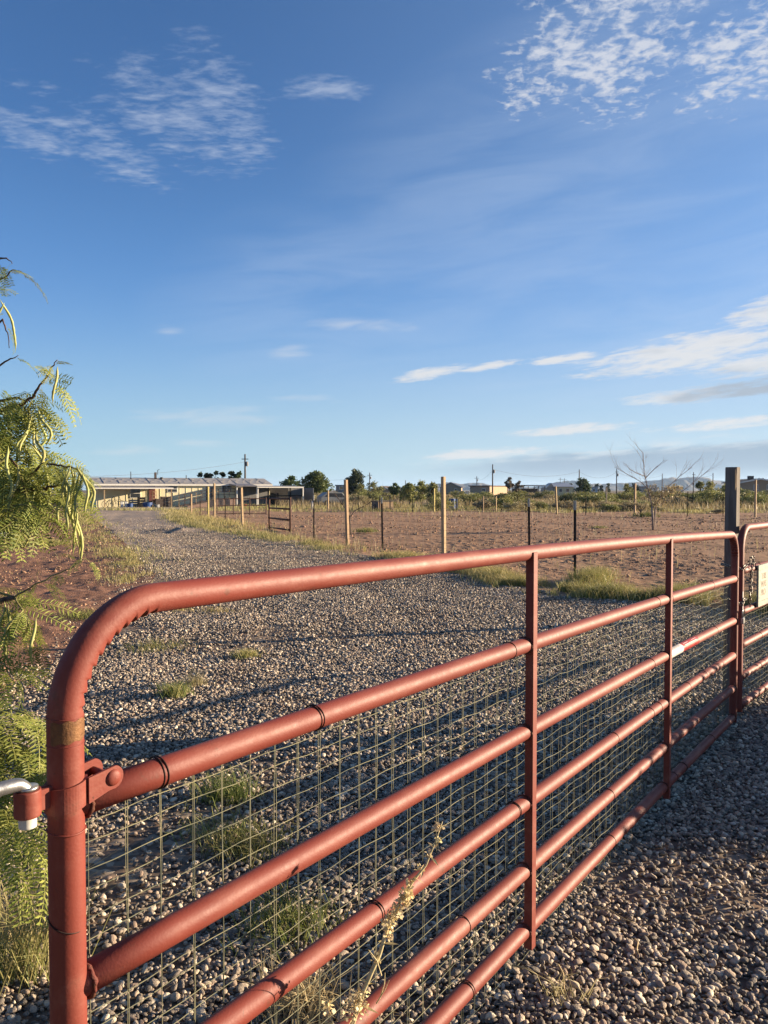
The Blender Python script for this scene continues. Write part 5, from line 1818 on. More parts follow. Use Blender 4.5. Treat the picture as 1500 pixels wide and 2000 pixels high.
# ------------------------------------------------------------------ the house
M['siding'] = mat('cream_siding', (1.11, 1.0, 0.66), (1.05, 0.93, 0.60), .7, 3, stretch=(3, 3, .4))
M['shadedsiding'] = mat('shade_toned_siding', (0.27, 0.265, 0.26), (0.22, 0.215, 0.21), .6, 2, stretch=(4, 4, .5))  # pale sheets coloured down to grey, shade of shed and porch included
M['trim'] = mat('pale_trim', (1.05, 1.0, 0.88), (0.95, 0.9, 0.8), .6, 6)
M['roofmetal'] = mat('weathered_roof_sheet', (0.50, 0.47, 0.44), (0.42, 0.395, 0.37), .6, 2.2, metal=.25)
M['patch'] = mat('roof_sealant', (0.55, 0.52, 0.50), (0.45, 0.42, 0.40), .7, 8)
M['dark'] = mat('interior_shade_tone', (0.035, 0.034, 0.036), (0.05, 0.045, 0.042), .9, 3)  # near black, stands for the shade inside shed and dog house
M['awnroof'] = mat('grey_awning_sheet', (0.26, 0.25, 0.26), (0.20, 0.19, 0.21), .6, 3, metal=.2)
M['ramp'] = mat('reddish_ramp_boards', (0.44, 0.29, 0.22), (0.36, 0.235, 0.175), .8, 3, stretch=(1, 1, 4))
M['redboard'] = mat('dull_red_boards', (0.26, 0.09, 0.075), (0.18, 0.065, 0.055), .8, 6)
M['blueplastic'] = mat('blue_plastic', (0.03, 0.09, 0.28), (0.025, 0.07, 0.22), .45, 8)
M['redplastic'] = mat('red_plastic', (0.52, 0.05, 0.035), (0.42, 0.04, 0.03), .45, 8)
M['greyplastic'] = mat('grey_plastic', (0.34, 0.35, 0.35), (0.26, 0.27, 0.27), .5, 8)
M['whitepaint'] = mat('white_enamel', (0.78, 0.77, 0.74), (0.70, 0.69, 0.66), .45, 5)
M['blackiron'] = mat('black_iron', (0.025, 0.024, 0.024), (0.045, 0.035, 0.03), .6, 10, metal=.4)
M['tanwall'] = mat('tan_stucco', (0.52, 0.37, 0.25), (0.46, 0.33, 0.22), .9, 2)
M['brownroof'] = mat('brown_shingle', (0.16, 0.12, 0.10), (0.12, 0.09, 0.08), .9, 4)
M['paleroof'] = mat('pale_metal_roof', (0.52, 0.54, 0.58), (0.46, 0.48, 0.52), .45, 2, metal=.3)
M['yellowwall'] = mat('pale_yellow_wall', (0.74, 0.66, 0.40), (0.68, 0.60, 0.36), .8, 2)
M['bluetrailer'] = mat('pale_blue_siding', (0.50, 0.56, 0.62), (0.44, 0.50, 0.56), .6, 2)
M['greywall'] = mat('grey_wall', (0.40, 0.38, 0.36), (0.34, 0.32, 0.30), .8, 2)


def glass_mat():
    m = bpy.data.materials.new('window_glass'); m.use_nodes = True
    b = m.node_tree.nodes['Principled BSDF']
    b.inputs['Base Color'].default_value = (0.03, 0.035, 0.04, 1)
    b.inputs['Roughness'].default_value = .08
    b.inputs['Specular IOR Level'].default_value = .6
    return m


M['glass'] = glass_mat()
HR = 27.0
F0 = at(188, 990, 70); F0.z = 0
r_ = Vector((math.cos(R(HR)), math.sin(R(HR)), 0)); n_out = Vector((math.sin(R(HR)), -math.cos(R(HR)), 0))


def ha(px, b=0.0):
    """how far along the front wall (b metres in front of it) this column of the photograph falls"""
    k = (px - 750) / 1500
    return (k * (F0.y + n_out.y * b) - F0.x - n_out.x * b) / (r_.x - k * r_.y)


def hz(px, py, b=0.0):
    a = ha(px, b)
    return at(px, py, (F0 + r_ * a + n_out * b).y).z


house = empty('mobile_home', F0, R(HR), 'long cream mobile home with a low grey roof and white framed windows', 'house')
LW, DP, EZ, RZ = ha(527), 5.0, hz(300, 945), hz(300, 935) + .06
# local axes: x along the front, -y towards the camera
mb = MB()
mb.add([(0, 0, -.1), (LW, 0, -.1), (LW, DP, -.1), (0, DP, -.1), (0, 0, EZ), (LW, 0, EZ), (LW, DP, EZ), (0, DP, EZ), (0, DP / 2, RZ - .05), (LW, DP / 2, RZ - .05)],
       [(0, 1, 5, 4), (2, 3, 7, 6), (1, 2, 6, 9, 5), (3, 0, 4, 8, 7), (0, 3, 2, 1), (4, 5, 9, 8), (6, 7, 8, 9)])
hw = mb.build('wall', M['siding'], house)
k = 0
x = .2
while x < LW:                                            # upright ribs of the siding
    MB().box((x, -.012, (EZ - .1) / 2 + .02), (.035, .024, EZ - .12)).build('siding_rib', M['siding'], hw)
    x += .61
sl = (RZ - EZ) / (DP / 2)
mb = MB()
for s in (-1, 1):
    y0, y1 = (-.22, DP / 2) if s < 0 else (DP + .22, DP / 2)
    mb.slab([(-.2, y0, EZ - .22 * sl + .04), (LW + .2, y0, EZ - .22 * sl + .04), (LW + .2, y1, RZ + .04), (-.2, y1, RZ + .04)][::s], .06)
roof = mb.build('roof', M['roofmetal'], house); roof['kind'] = 'stuff'
MB().box((LW / 2, -.25, EZ - .10), (LW + .44, .03, .15)).build('fascia', M['trim'], house)
g = random.Random(3)
for i in range(44):                                      # crimped seams and sealed patches on the sheets
    xx = .4 + (LW - .8) * i / 43 + g.uniform(-.08, .08)
    yy = (.55 if i % 2 else 1.45) + g.uniform(-.15, .15)
    MB().box((xx, yy, EZ + yy * sl + .10), (g.uniform(.14, .26), .16, .07)).build('roof_patch', M['patch'], roof)
for i in range(12):
    xx = LW * (i + .5) / 12
    MB().bar((xx, -.2, EZ - .2 * sl + .085), (xx, DP / 2, RZ + .085), .05, .03).build('roof_seam', M['roofmetal'], roof)
for px, top, rr in ((256, 921, .035), (364, 928, .04), (316, 932, .12)):
    a = ha(px, -1.8)
    MB().tube([(a, 1.8, EZ + 1.8 * sl), (a, 1.8, hz(px, top, -1.8))], rr, 8).build('roof_vent', M['blackiron'], roof)
a = ha(304, -2.0)
MB().box((a, 2.0, EZ + .75), (.20, .20, .75)).build('chimney', M['brownroof'], roof)
a = ha(306, -2.0)
MB().tube([(a + .12, 2.0, EZ + .9), (a + .12, 2.0, EZ + 1.35), (a + .28, 2.0, EZ + 1.4)], .03, 6).build('roof_vent', M['blackiron'], roof)


def window(px0, px1, py0, py1, name='window', bars=1, parent=house):
    a0, a1 = ha(px0), ha(px1)
    z1, z0 = hz((px0 + px1) / 2, py0), hz((px0 + px1) / 2, py1)
    w = MB().box(((a0 + a1) / 2, -.02, (z0 + z1) / 2), (a1 - a0, .06, z1 - z0)).build(name, M['trim'], parent)
    h2 = (z1 - z0 - .16) / 2
    for k in range(2):
        MB().box(((a0 + a1) / 2, -.045, z0 + .06 + h2 / 2 + k * (h2 + .05)), (a1 - a0 - .14, .03, h2)).build('pane', M['glass'], w)
    return w


window(254, 275, 954, 973)
window(327, 347, 948, 962)
a0, a1 = ha(401), ha(418)
zd0, zd1 = .55, hz(410, 949)
dr = MB().box(((a0 + a1) / 2, -.03, (zd0 + zd1) / 2), (a1 - a0, .08, zd1 - zd0)).build('door', M['trim'], house)
MB().box(((a0 + a1) / 2 - .22, -.065, (zd0 + zd1) / 2), ((a1 - a0) / 2 - .10, .03, zd1 - zd0 - .16)).build('pane', M['glass'], dr)
MB().box(((a0 + a1) / 2 + .20, -.065, (zd0 + zd1) / 2), ((a1 - a0) / 2 - .10, .03, zd1 - zd0 - .16)).build('pane', M['glass'], dr)
a0, a1 = ha(292), ha(302)
dr = MB().box(((a0 + a1) / 2, -.03, 1.25), (a1 - a0 + .1, .08, 1.7)).build('door', M['redboard'], house)
MB().box((a1 - .15, -.08, 1.2), (.05, .06, .05)).build('handle', M['blackiron'], dr)
a0, a1 = ha(505), ha(513)
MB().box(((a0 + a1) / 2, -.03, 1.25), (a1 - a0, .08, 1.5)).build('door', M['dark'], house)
for px in (438, 447):
    a = ha(px); MB().box((a, -.03, 1.7), (.55, .06, .7)).build('window', M['trim'], house)
    MB().box((a, -.065, 1.7), (.42, .03, .58)).build('pane', M['glass'], kids(house)[-1])


def awning(label, px0, px1, b, zf, zb, posts, panels, name='carport', bh=.10, bm_='trim'):
    root = empty(name, F0, R(HR), label, 'carport')
    a0, a1 = ha(px0, b), ha(px1, b)
    n = max(2, int((a1 - a0) / .75))
    for i in range(n):
        x0, x1 = a0 + (a1 - a0) * i / n + .006, a0 + (a1 - a0) * (i + 1) / n - .006
        MB().slab([(x0, -b, zf + .02), (x1, -b, zf + .02), (x1, -.26, zb), (x0, -.26, zb)], .035).build('roof_panel', M['awnroof'], root)
    MB().box(((a0 + a1) / 2, -b - .03, zf - .03), (a1 - a0 + .1, .06, bh)).build('beam', M[bm_], root)
    for px, pyb in posts:
        a = ha(px, b - .12)
        MB().box((a, -b + .12, (zf - .1) / 2 - .05), (.10, .10, zf + .02)).build('post', M['wood'] if name == 'carport' else M['trim'], root)
    for (pa, pb, bb, z0, z1, mm) in panels:
        x0, x1 = ha(pa, bb), ha(pb, bb)
        MB().box(((x0 + x1) / 2, -bb, (z0 + z1) / 2), (x1 - x0, .05, z1 - z0)).build('wall_panel', M[mm], root)
    return root


zf = hz(270, 953, 3.0)
awning('open carport with a thin grey roof over clutter at the left end of the home', 186, 338, 3.0, zf, zf + .14, [(204, 994), (335, 993)], [])
zf = hz(540, 951, 3.2)
a0 = ha(503, 3.2)
sh_ = awning('open fronted dark shed with shade-toned walls at the right end of the home', 503, 592, 3.2, zf, zf + .12, [(504, 986), (592, 986)],
             [(563, 589, .3, -.1, zf - .05, 'shadedsiding'), (527, 563, -.4, -.1, zf, 'dark'), (506, 526, .1, -.1, zf - .05, 'shadedsiding')], 'shed')  # near black back panel paints the shade of the open bay
x1 = ha(590, .3)
MB().box((x1 + .1, -1.7, zf / 2 - .1), (.05, 3.0, zf)).build('wall_panel', M['shadedsiding'], sh_)
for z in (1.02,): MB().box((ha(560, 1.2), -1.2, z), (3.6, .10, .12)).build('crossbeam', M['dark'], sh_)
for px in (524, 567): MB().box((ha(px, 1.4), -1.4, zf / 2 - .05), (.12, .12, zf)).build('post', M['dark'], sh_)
zf2 = hz(480, 947, 2.4)
awning('shaded porch roof on the front of the home beside the dark shed', 461, 503, 2.6, zf2 - .1, zf2 + .1, [(463, 985), (502, 985)], [(463, 503, .2, -.1, zf2 - .1, 'shadedsiding')], 'porch', .07, 'awnroof')

# ramp with rails up to the sliding door
rmp = empty('wooden_ramp', F0, R(HR), 'reddish wooden ramp with metal rails rising to the home’s sliding door', 'ramp')
ra0, ra1, ra2 = ha(347, 1.6), ha(418, 1.6), ha(456, 1.6)
nb_ = 22
for i in range(nb_):
    t0, t1 = i / nb_, (i + 1) / nb_ - .06 / nb_ * 3
    xa, xb = ra0 + (ra1 - ra0) * t0, ra0 + (ra1 - ra0) * t1
    MB().slab([(xa, -2.1, .08 + .62 * t0), (xb, -2.1, .08 + .62 * t1), (xb, -.9, .08 + .62 * t1), (xa, -.9, .08 + .62 * t0)], .04).build('deck_board', M['ramp'], rmp)
MB().slab([(ra0, -2.13, .0), (ra1, -2.13, .60), (ra1, -2.13, .70), (ra0, -2.13, .12)], .05).build('stringer', M['brownroof'], rmp)
MB().slab([(ra0 + .8, -2.11, -.05), (ra1, -2.11, -.05), (ra1, -2.11, .58), (ra0 + .8, -2.11, .10)], .03).build('skirt', M['ramp'], rmp)
for i in range(9):
    xx = ra1 + (ra2 - ra1) * (i + .5) / 9
    MB().box((xx, -1.5, .70), ((ra2 - ra1) / 9 - .015, 1.5, .04)).build('deck_board', M['ramp'], rmp)
for i in range(6):
    xx = ra1 + (ra2 - ra1) * (i + .5) / 6
    MB().box((xx, -2.25, .32), ((ra2 - ra1) / 6 - .015, .03, .70)).build('skirt_board', M['ramp'], rmp)
for i in range(11):
    t = i / 10
    xx = ra0 + (ra2 - ra0) * t
    zb = min(.70, .08 + .62 * (xx - ra0) / (ra1 - ra0))
    MB().box((xx, -2.16, zb + .5), (.05, .05, 1.05)).build('rail_post', M['rustpipe'] if i % 3 else M['wood'], rmp)
for dz_ in (.45, .75, 1.02):
    MB().tube([(ra0, -2.19, .08 + dz_), (ra1, -2.19, .70 + dz_), (ra2, -2.19, .70 + dz_)], .022, 6).build('rail', M['rustpipe'], rmp)

# clutter under the carport
def hp_(px, b, z=0.0):
    v = F0 + r_ * ha(px, b) + n_out * b
    return Vector((v.x, v.y, z))


def drum(px, b, r, h, m, label, cat, name):
    root = empty(name, hp_(px, b, -.02), 0, label, cat)
    MB().lathe([(r * .86, 0), (r * .93, .02), (r, h * .6), (r * 1.02, h * .93), (r * 1.06, h * .95), (r * 1.06, h), (r * .97, h), (r * .92, h * .1)], (0, 0, 0), 20).build('tub', M[m], root, smooth=False)
    for s in (-1, 1): MB().tube([(s * r * 1.03, -.08, h * .8), (s * r * 1.15, -.05, h * .78), (s * r * 1.15, .05, h * .78), (s * r * 1.03, .08, h * .8)], .015, 5).build('handle', M[m], root)


drum(288, 2.5, .42, .50, 'blueplastic', 'wide blue plastic tub on the ground under the carport', 'tub', 'plastic_tub')
drum(306, 2.7, .26, .30, 'greyplastic', 'pale grey bucket beside the blue tub under the carport', 'bucket', 'bucket')
drum(254, 2.6, .24, .42, 'blueplastic', 'small blue barrel among dark clutter under the carport', 'barrel', 'barrel')
drum(478, 3.2, .17, .26, 'redplastic', 'small red bucket on the grass left of the dark shed', 'bucket', 'bucket')
for px, lab in ((238, 'white plastic bin under the carport, left one of two'), (246, 'white plastic bin under the carport, right one of two')):
    root = empty('plastic_bin', hp_(px, 2.4, -.02), R(HR), lab, 'bin', 'white bins under the carport')
    MB().box((0, 0, .28), (.26, .26, .56)).build('body', M['whitepaint'], root, bevel=.02)
    MB().box((0, 0, .59), (.30, .30, .05)).build('lid', M['greyplastic'], root, bevel=.01)


def bike(px, b, rz, label):
    root = empty('bicycle', hp_(px, b), R(HR) + rz, label, 'bicycle', 'bicycles under the carport')
    for x in (-.5, .5):
        w = MB().ring((x, 0, .33), (0, 1, 0), .31, .022, 22, 6).build('wheel', M['blackiron'], root)
        for k in range(6):
            MB().tube([(x, 0, .33), (x + .3 * math.cos(k * 1.047), 0, .33 + .3 * math.sin(k * 1.047))], .004, 4).build('spoke', M['galv'], w)
    MB().tube([(-.5, 0, .33), (-.12, 0, .75), (.36, 0, .78), (-.02, 0, .32), (-.12, 0, .75)], .02, 6).build('frame', M['blackiron'], root)
    MB().tube([(.5, 0, .33), (.34, 0, .98)], .02, 6).build('fork', M['blackiron'], root)
    MB().tube([(.34, -.28, 1.0), (.36, 0, 1.0), (.34, .28, 1.0)], .016, 6).build('handlebar', M['blackiron'], root)
    MB().box((-.16, 0, .88), (.26, .14, .05)).build('saddle', M['blackiron'], root, bevel=.01)


bike(216, 2.0, .3, 'dark bicycle under the carport, nearest its left post')
bike(226, 1.5, -.2, 'dark bicycle under the carport, right of another bicycle')
for px, b, s, mm, lab in ((262, 1.2, (.9, .6, .75), 'greyplastic', 'grey crate in the carport shade below the window'), (276, 1.5, (.6, .5, .95), 'blackiron', 'dark tall box beside the blue tub under the carport'), (312, 1.6, (.8, .5, .8), 'brownroof', 'brown crate at the right end of the carport'), (324, 1.4, (.9, .5, 1.0), 'brownroof', 'tall brown crate beside the right carport post')):
    root = empty('crate', hp_(px, b), R(HR), lab, 'crate')
    w, d, h = s
    for i in range(4):
        MB().box((0, -d / 2, h * (i + .5) / 4), (w, .03, h / 4 - .03)).build('slat', M[mm], root)
    for sx in (-1, 1): MB().box((sx * w / 2, 0, h / 2), (.03, d, h)).build('side', M[mm], root)
    MB().box((0, 0, h * .85), (w, d, .03)).build('top', M[mm], root)
lad = empty('step_ladder', hp_(303, 1.9), R(HR), 'pale folding ladder leaning by the reddish door under the carport', 'ladder')
for s in (-1, 1): MB().bar((s * .22, 0, 0), (s * .16, .35, 1.55), .05, .03).build('rail', M['wood'], lad)
for i in range(5): MB().bar((-.2 + .01 * i, .07 * (i + .6), .31 * (i + .6)), (.2 - .01 * i, .07 * (i + .6), .31 * (i + .6)), .03, .05).build('rung', M['wood'], lad)

# ------------------------------------------------------------------ small things on the ground
g_ = gnd(4, 1055)
tr = empty('water_trough', (g_.x, g_.y, 0), 0, 'low white tub on the bare soil at the left edge, under the tree', 'tub')
mb = MB(); mb.lathe([(.30, .0), (.34, .05), (.38, .20), (.40, .22), (.40, .24), (.36, .24), (.32, .08)], (0, 0, 0), 24); mb.build('tub', M['whitepaint'], tr, smooth=False)
MB().ring((0, 0, .235), (0, 0, 1), .385, .018, 24, 6).build('rim', M['whitepaint'], tr, smooth=True)

d_ = gnd(748, 999).y
dh = empty('dog_house', ((747 - 750) / 1500 * d_, d_, -.02), R(28), 'small wooden dog house with a dark arched opening at the far paddock edge', 'dog house')
for i in range(5):
    MB().box((.62, -.5 + .2 * (i + .5), .38), (.04, .19, .78)).build('board', M['wood'], dh)
for i in range(6):
    MB().box((-.62 + 1.24 * (i + .5) / 6, -.5, .38), (1.24 / 6 - .012, .04, .78)).build('board', M['wood'], dh)
MB().box((-.62, 0, .38), (.04, 1.0, .78)).build('front', M['greywood'], dh)
mb = MB(); mb.add([(-.645, .24 * math.cos(R(a)), .36 + .24 * math.sin(R(a))) for a in range(0, 181, 20)] + [(-.645, -.24, .02), (-.645, .24, .02)], [tuple(range(12))]); mb.build('opening', M['dark'], dh)  # flat dark face painted as the shade within the arch
MB().box((0, 0, .80), (1.4, 1.15, .05)).build('roof', M['greywood'], dh)
pf = empty('wooden_arch', ((752 - 750) / 1500 * (d_ - 1.2), d_ - 1.2, 0), 0, 'thin pale frame of two posts and a bar standing over the dog house', 'arch')
hh = at(752, 967, d_ - 1.2).z
for x in (-.38, .36): MB().box((x, 0, hh / 2 - .03), (.07, .07, hh + .06)).build('post', M['greywood'], pf)
MB().box((0, 0, hh - .03), (.68, .05, .05)).build('bar', M['wood'], pf)
drum_ = empty('barrel', ((883 - 750) / 1500 * 62, 62, -.02), 0, 'blue barrel with a pale side in the dry grass right of the tall timber post', 'barrel')
MB().lathe([(.24, .0), (.27, .03), (.27, .27), (.285, .30), (.27, .33), (.27, .6), (.285, .63), (.27, .66), (.27, .88), (.24, .92)], (0, 0, 0), 18).build('barrel', M['blueplastic'], drum_)
MB().box((.36, .1, .45), (.18, .3, .9)).build('panel', M['whitepaint'], drum_)
wp = empty('water_hydrant', ((610 - 750) / 1500 * 62, 62, 0), 0, 'small white standpipe in the grass right of the dark shed', 'standpipe')
MB().tube([(0, 0, 0), (0, 0, .6)], .07, 8).build('pipe', M['whitepaint'], wp); MB().box((.05, 0, .66), (.22, .08, .12)).build('head', M['whitepaint'], wp)


def vehicle(x, y, rz, s, label, m, cat='truck', name='parked_truck'):
    root = empty(name, (x, y, 0), rz, label, cat)
    L = s
    mb = MB()
    prof = [(-.5, .35), (.5, .35), (.5, .75), (.22, .85), (.12, 1.35), (-.30, 1.38), (-.48, .95)]
    mb.add([(L * a, -.85, b) for a, b in prof] + [(L * a, .85, b) for a, b in prof], [tuple(range(7))[::-1], tuple(range(7, 14))] + [(i, (i + 1) % 7, 7 + (i + 1) % 7, 7 + i) for i in range(7)])
    mb.build('body', M[m], root, bevel=.03)
    for s_ in (-1, 1):
        MB().add([(L * .19, s_ * .862, .88), (L * .10, s_ * .862, 1.27), (-L * .26, s_ * .862, 1.29), (-L * .38, s_ * .862, .95)], [(0, 1, 2, 3)]).build('side_window', M['glass'], root)
        for a in (-.30, .30):
            w = MB().ring((L * a, s_ * .80, .33), (0, 1, 0), .24, .09, 16, 6).build('wheel', M['blackiron'], root)
            MB().tube([(L * a, s_ * .76, .33), (L * a, s_ * .86, .33)], .17, 10).build('rim', M['galv'], w)
    MB().add([(L * .225, -.75, .87), (L * .225, .75, .87), (L * .13, .70, 1.30), (L * .13, -.70, 1.30)], [(0, 1, 2, 3)]).build('windscreen', M['glass'], root)


vehicle((656 - 750) / 1500 * 76, 76, R(20), 3.6, 'pale small car half hidden by weeds right of the dark shed', 'greyplastic', 'car', 'parked_car')
vehicle((909 - 750) / 1500 * 205, 205, R(-60), 5.2, 'white pickup parked between the tan gabled house and the long tan building', 'whitepaint')


# ------------------------------------------------------------------ houses far beyond the brush
def gabled(name, label, px, Y, wid, dep, top_py, eave_py, rz, wall, roofm, windows=(), doors=(), cat='house', extra=None):
    x = (px - 750) / 1500 * Y
    root = empty(name, (x, Y, 0), rz, label, cat)
    rz_, ez = at(px, top_py, Y).z, at(px, eave_py, Y).z
    w2 = wid / 2
    mb = MB()                                            # gable end faces the camera (local -y)
    mb.add([(-w2, 0, -.1), (w2, 0, -.1), (w2, dep, -.1), (-w2, dep, -.1), (-w2, 0, ez), (w2, 0, ez), (w2, dep, ez), (-w2, dep, ez), (0, 0, rz_ - .1), (0, dep, rz_ - .1)],
           [(0, 1, 5, 8, 4), (2, 3, 7, 9, 6), (1, 2, 6, 5), (3, 0, 4, 7), (0, 3, 2, 1), (4, 8, 9, 7), (5, 6, 9, 8)])
    mb.build('wall', M[wall], root)
    sl_ = (rz_ - ez) / w2
    for s in (-1, 1):
        MB().slab([(s * (w2 + .45), -.4, ez - .45 * sl_ + .05), (0, -.4, rz_ + .05), (0, dep + .4, rz_ + .05), (s * (w2 + .45), dep + .4, ez - .45 * sl_ + .05)], .14).build('roof', M[roofm], root)
        MB().bar((s * (w2 + .45), -.45, ez - .45 * sl_), (0, -.45, rz_), .08, .24).build('barge_board', M['trim'], root)
    for wx, wz, ww, wh, side in windows:
        if side == 'f': f = MB().box((wx, -.03, wz), (ww, .1, wh)).build('window', M['trim'], root); MB().box((wx, -.09, wz), (ww - .2, .04, wh - .2)).build('pane', M['glass'], f)
        else:
            sx = w2 if side == 'r' else -w2
            q = 1 if side == 'r' else -1
            f = MB().box((sx + .03 * q, wx, wz), (.1, ww, wh)).build('window', M['trim'], root); MB().box((sx + .09 * q, wx, wz), (.04, ww - .2, wh - .2)).build('pane', M['glass'], f)
    return root


gabled('gabled_house', 'tan stucco house with white gable edge behind the tall timber post', 880, 240, 6.6, 9, 942, 951, R(-8), 'tanwall', 'brownroof', [(1.6, 1.5, .9, 1.1, 'f')])


def boxy(name, label, px0, px1, Y, dep, top_py, rz, wall, roofm, over=.3, windows=(), cat='building'):
    x0, x1 = (px0 - 750) / 1500 * Y, (px1 - 750) / 1500 * Y
    W_ = (x1 - x0)
    h = at(px0, top_py, Y).z
    root = empty(name, ((x0 + x1) / 2, Y, 0), rz, label, cat)
    mb = MB(); mb.box((0, dep / 2, h / 2 - .1), (W_, dep, h)); mb.build('wall', M[wall], root)
    MB().box((0, dep / 2, h + .0), (W_ + 2 * over, dep + 2 * over, .22)).build('roof', M[roofm], root)
    for wx, wz, ww, wh in windows:
        f = MB().box((wx * W_, -.03, wz), (ww, .1, wh)).build('window', M['trim'], root); MB().box((wx * W_, -.09, wz), (ww - .2, .04, wh - .2)).build('pane', M['glass'], f)
    return root


boxy('long_building', 'long low tan building with a thin dark roof right of the gabled house', 916, 958, 230, 14, 949, R(-32), 'tanwall', 'brownroof', .4, [(.2, 1.6, 1.2, 1.0)])
gabled('gabled_house', 'tan gable end showing above the brush behind the dog house', 745, 190, 5.0, 8, 950, 957, R(-15), 'tanwall', 'brownroof')
boxy('flat_building', 'grey flat roofed building left of the tall conifer', 656, 692, 145, 6, 948, 0, 'greywall', 'greywall', .15, [(-.2, 2.0, .8, .7)])
cp = empty('black_carport', ((1033 - 750) / 1500 * 185, 185, 0), R(6), 'wide black flat roofed carport in the brush left of the pale yellow house', 'carport')
zt_ = at(1033, 948.5, 185).z
MB().box((0, 2.5, zt_), (8.4, 5.5, .30)).build('roof', M['blackiron'], cp)
MB().box((1.6, -.27, zt_ - .0), (5.2, .05, .34)).build('fascia', M['trim'], cp)
for x in (-3.9, -1.3, 1.3, 3.9):
    for y in (0, 5): MB().box((x, y, zt_ / 2 - .1), (.16, .16, zt_)).build('post', M['greywood'], cp)
MB().box((.5, 5.2, 1.0), (6.5, .1, 1.9)).build('back_wall', M['brownroof'], cp)
hx = (1092 - 750) / 1500 * 220
yh = empty('ranch_house', (hx, 220, 0), 0, 'pale yellow house with a bluish gabled roof left of the round dark tree', 'house')
zr_, ze_ = at(1080, 943.5, 220).z, at(1100, 951, 220).z
MB().add([(-1.3, 0, -.1), (4.2, 0, -.1), (4.2, 8, -.1), (-1.3, 8, -.1), (-1.3, 0, ze_), (4.2, 0, ze_), (4.2, 8, ze_), (-1.3, 8, ze_)], [(0, 1, 5, 4), (1, 2, 6, 5), (2, 3, 7, 6), (3, 0, 4, 7), (4, 5, 6, 7)]).build('wall', M['yellowwall'], yh)
MB().add([(-3.6, .3, -.1), (-1.32, .3, -.1), (-1.32, .3, ze_), (-2.2, .3, zr_ - .1), (-3.6, .3, ze_ - .2), (-3.6, 8, -.1), (-3.6, 8, ze_ - .2)], [(0, 1, 2, 3, 4), (0, 4, 6, 5)]).build('wall', M['greywall'], yh)
MB().slab([(-1.6, -.4, ze_ + .02), (4.6, -.4, ze_ + .02), (3.2, 4, zr_), (-2.2, 4, zr_)], .12).build('roof', M['paleroof'], yh)
MB().slab([(-4.0, -.2, ze_ - .1), (-2.2, -.3, zr_), (-2.2, 4, zr_), (-4.0, 4, ze_ - .1)], .12).build('roof', M['paleroof'], yh)
for x in (.4, 2.4): f = MB().box((x, -.03, 1.5), (1.0, .1, 1.1)).build('window', M['trim'], yh); MB().box((x, -.09, 1.5), (.8, .04, .9)).build('pane', M['glass'], f)
boxy('trailer_home', 'pale blue trailer home right of the round dark tree', 1143, 1167, 250, 5, 951, 0, 'bluetrailer', 'paleroof', .2, [(-.3, 1.6, 1.0, .9), (.2, 1.6, 1.0, .9)], 'trailer')
boxy('trailer_home', 'low white trailer home just above the brush, between two utility poles', 1304, 1334, 300, 5, 951.5, 0, 'whitepaint', 'whitepaint', .2, [(-.2, 1.4, 1.0, .8)], 'trailer')
boxy('low_building', 'low grey building behind the leaning bare tree', 1236, 1264, 250, 8, 950, 0, 'greywall', 'paleroof', .2, [(0, 1.5, 1.2, .9)])
boxy('small_shed', 'small white shed right of the low grey building', 1273, 1283, 235, 5, 948, 0, 'whitepaint', 'whitepaint', .1, [(0, 1.8, .6, .8)], 'shed')
gh = gabled('gabled_building', 'tan gabled building with a rooftop cooler at the right edge', 1484, 140, 6.4, 12, 935.5, 942, R(-10), 'tanwall', 'brownroof', [(-.7, 2.1, .75, 1.0, 'f'), (1.6, 2.1, .9, 1.0, 'f')])
zz = at(1476, 936, 140).z
MB().box((-.8, 3, zz + .25), (.9, .9, .8)).build('rooftop_cooler', M['brownroof'], gh)
for x in (.4, 1.1): MB().tube([(x, 2, zz - .2), (x, 2, zz + .25)], .12, 8).build('roof_vent', M['greywall'], gh)

# ------------------------------------------------------------------ utility poles and lines
M['pole'] = mat('dark_pole_timber', (0.12, 0.095, 0.08), (0.085, 0.07, 0.06), .9, 4)
poles = {}
for px, top, Y, arm, can, lab in ((479, 887, 140, 1.2, True, 'tall utility pole with a transformer behind the home’s right end'), (722, 923, 260, 1.6, True, 'utility pole right of the tall dark conifer'),
                                  (962, 907, 192, 0, True, 'tallest utility pole, between the long tan building and the black carport'), (931, 930, 330, 2.0, True, 'short far utility pole above the long tan building'),
                                  (1131, 917, 225, 0, False, 'utility pole in front of the round dark tree'), (1204, 916, 235, 1.0, True, 'utility pole left of the bare tree'),
                                  (1293, 925, 290, 0, False, 'far utility pole behind the bare tree branches'), (1354, 922, 270, 1.2, False, 'utility pole midway between bare tree and square gate post'), (1392, 924, 262, 0, False, 'rightmost utility pole before the square gate post'),
                                  (1094, 933, 420, 2.4, False, 'distant utility pole left of a twin above the pale yellow house'), (1102, 934, 420, 2.4, False, 'distant utility pole right of a twin above the pale yellow house'), (792, 938, 300, 0, False, 'short far utility pole above the mesquite clump')):
    x = (px - 750) / 1500 * Y
    h = at(px, top, Y).z
    root = empty('utility_pole', (x, Y, 0), 0, lab, 'utility pole', 'utility poles on the plain')
    MB().tube([(0, 0, -.2), (0, 0, h)], [.20, .13], 8).build('pole', M['pole'], root, smooth=True)
    if arm: MB().box((0, -.15, h - .9), (arm, .12, .14)).build('crossarm', M['pole'], root)
    if can: MB().lathe([(.16, 0), (.24, .04), (.24, .75), (.14, .85)], (.36, 0, h - 2.2), 10).build('transformer', M['greywall'], root)
    poles[px] = Vector((x, Y, h))


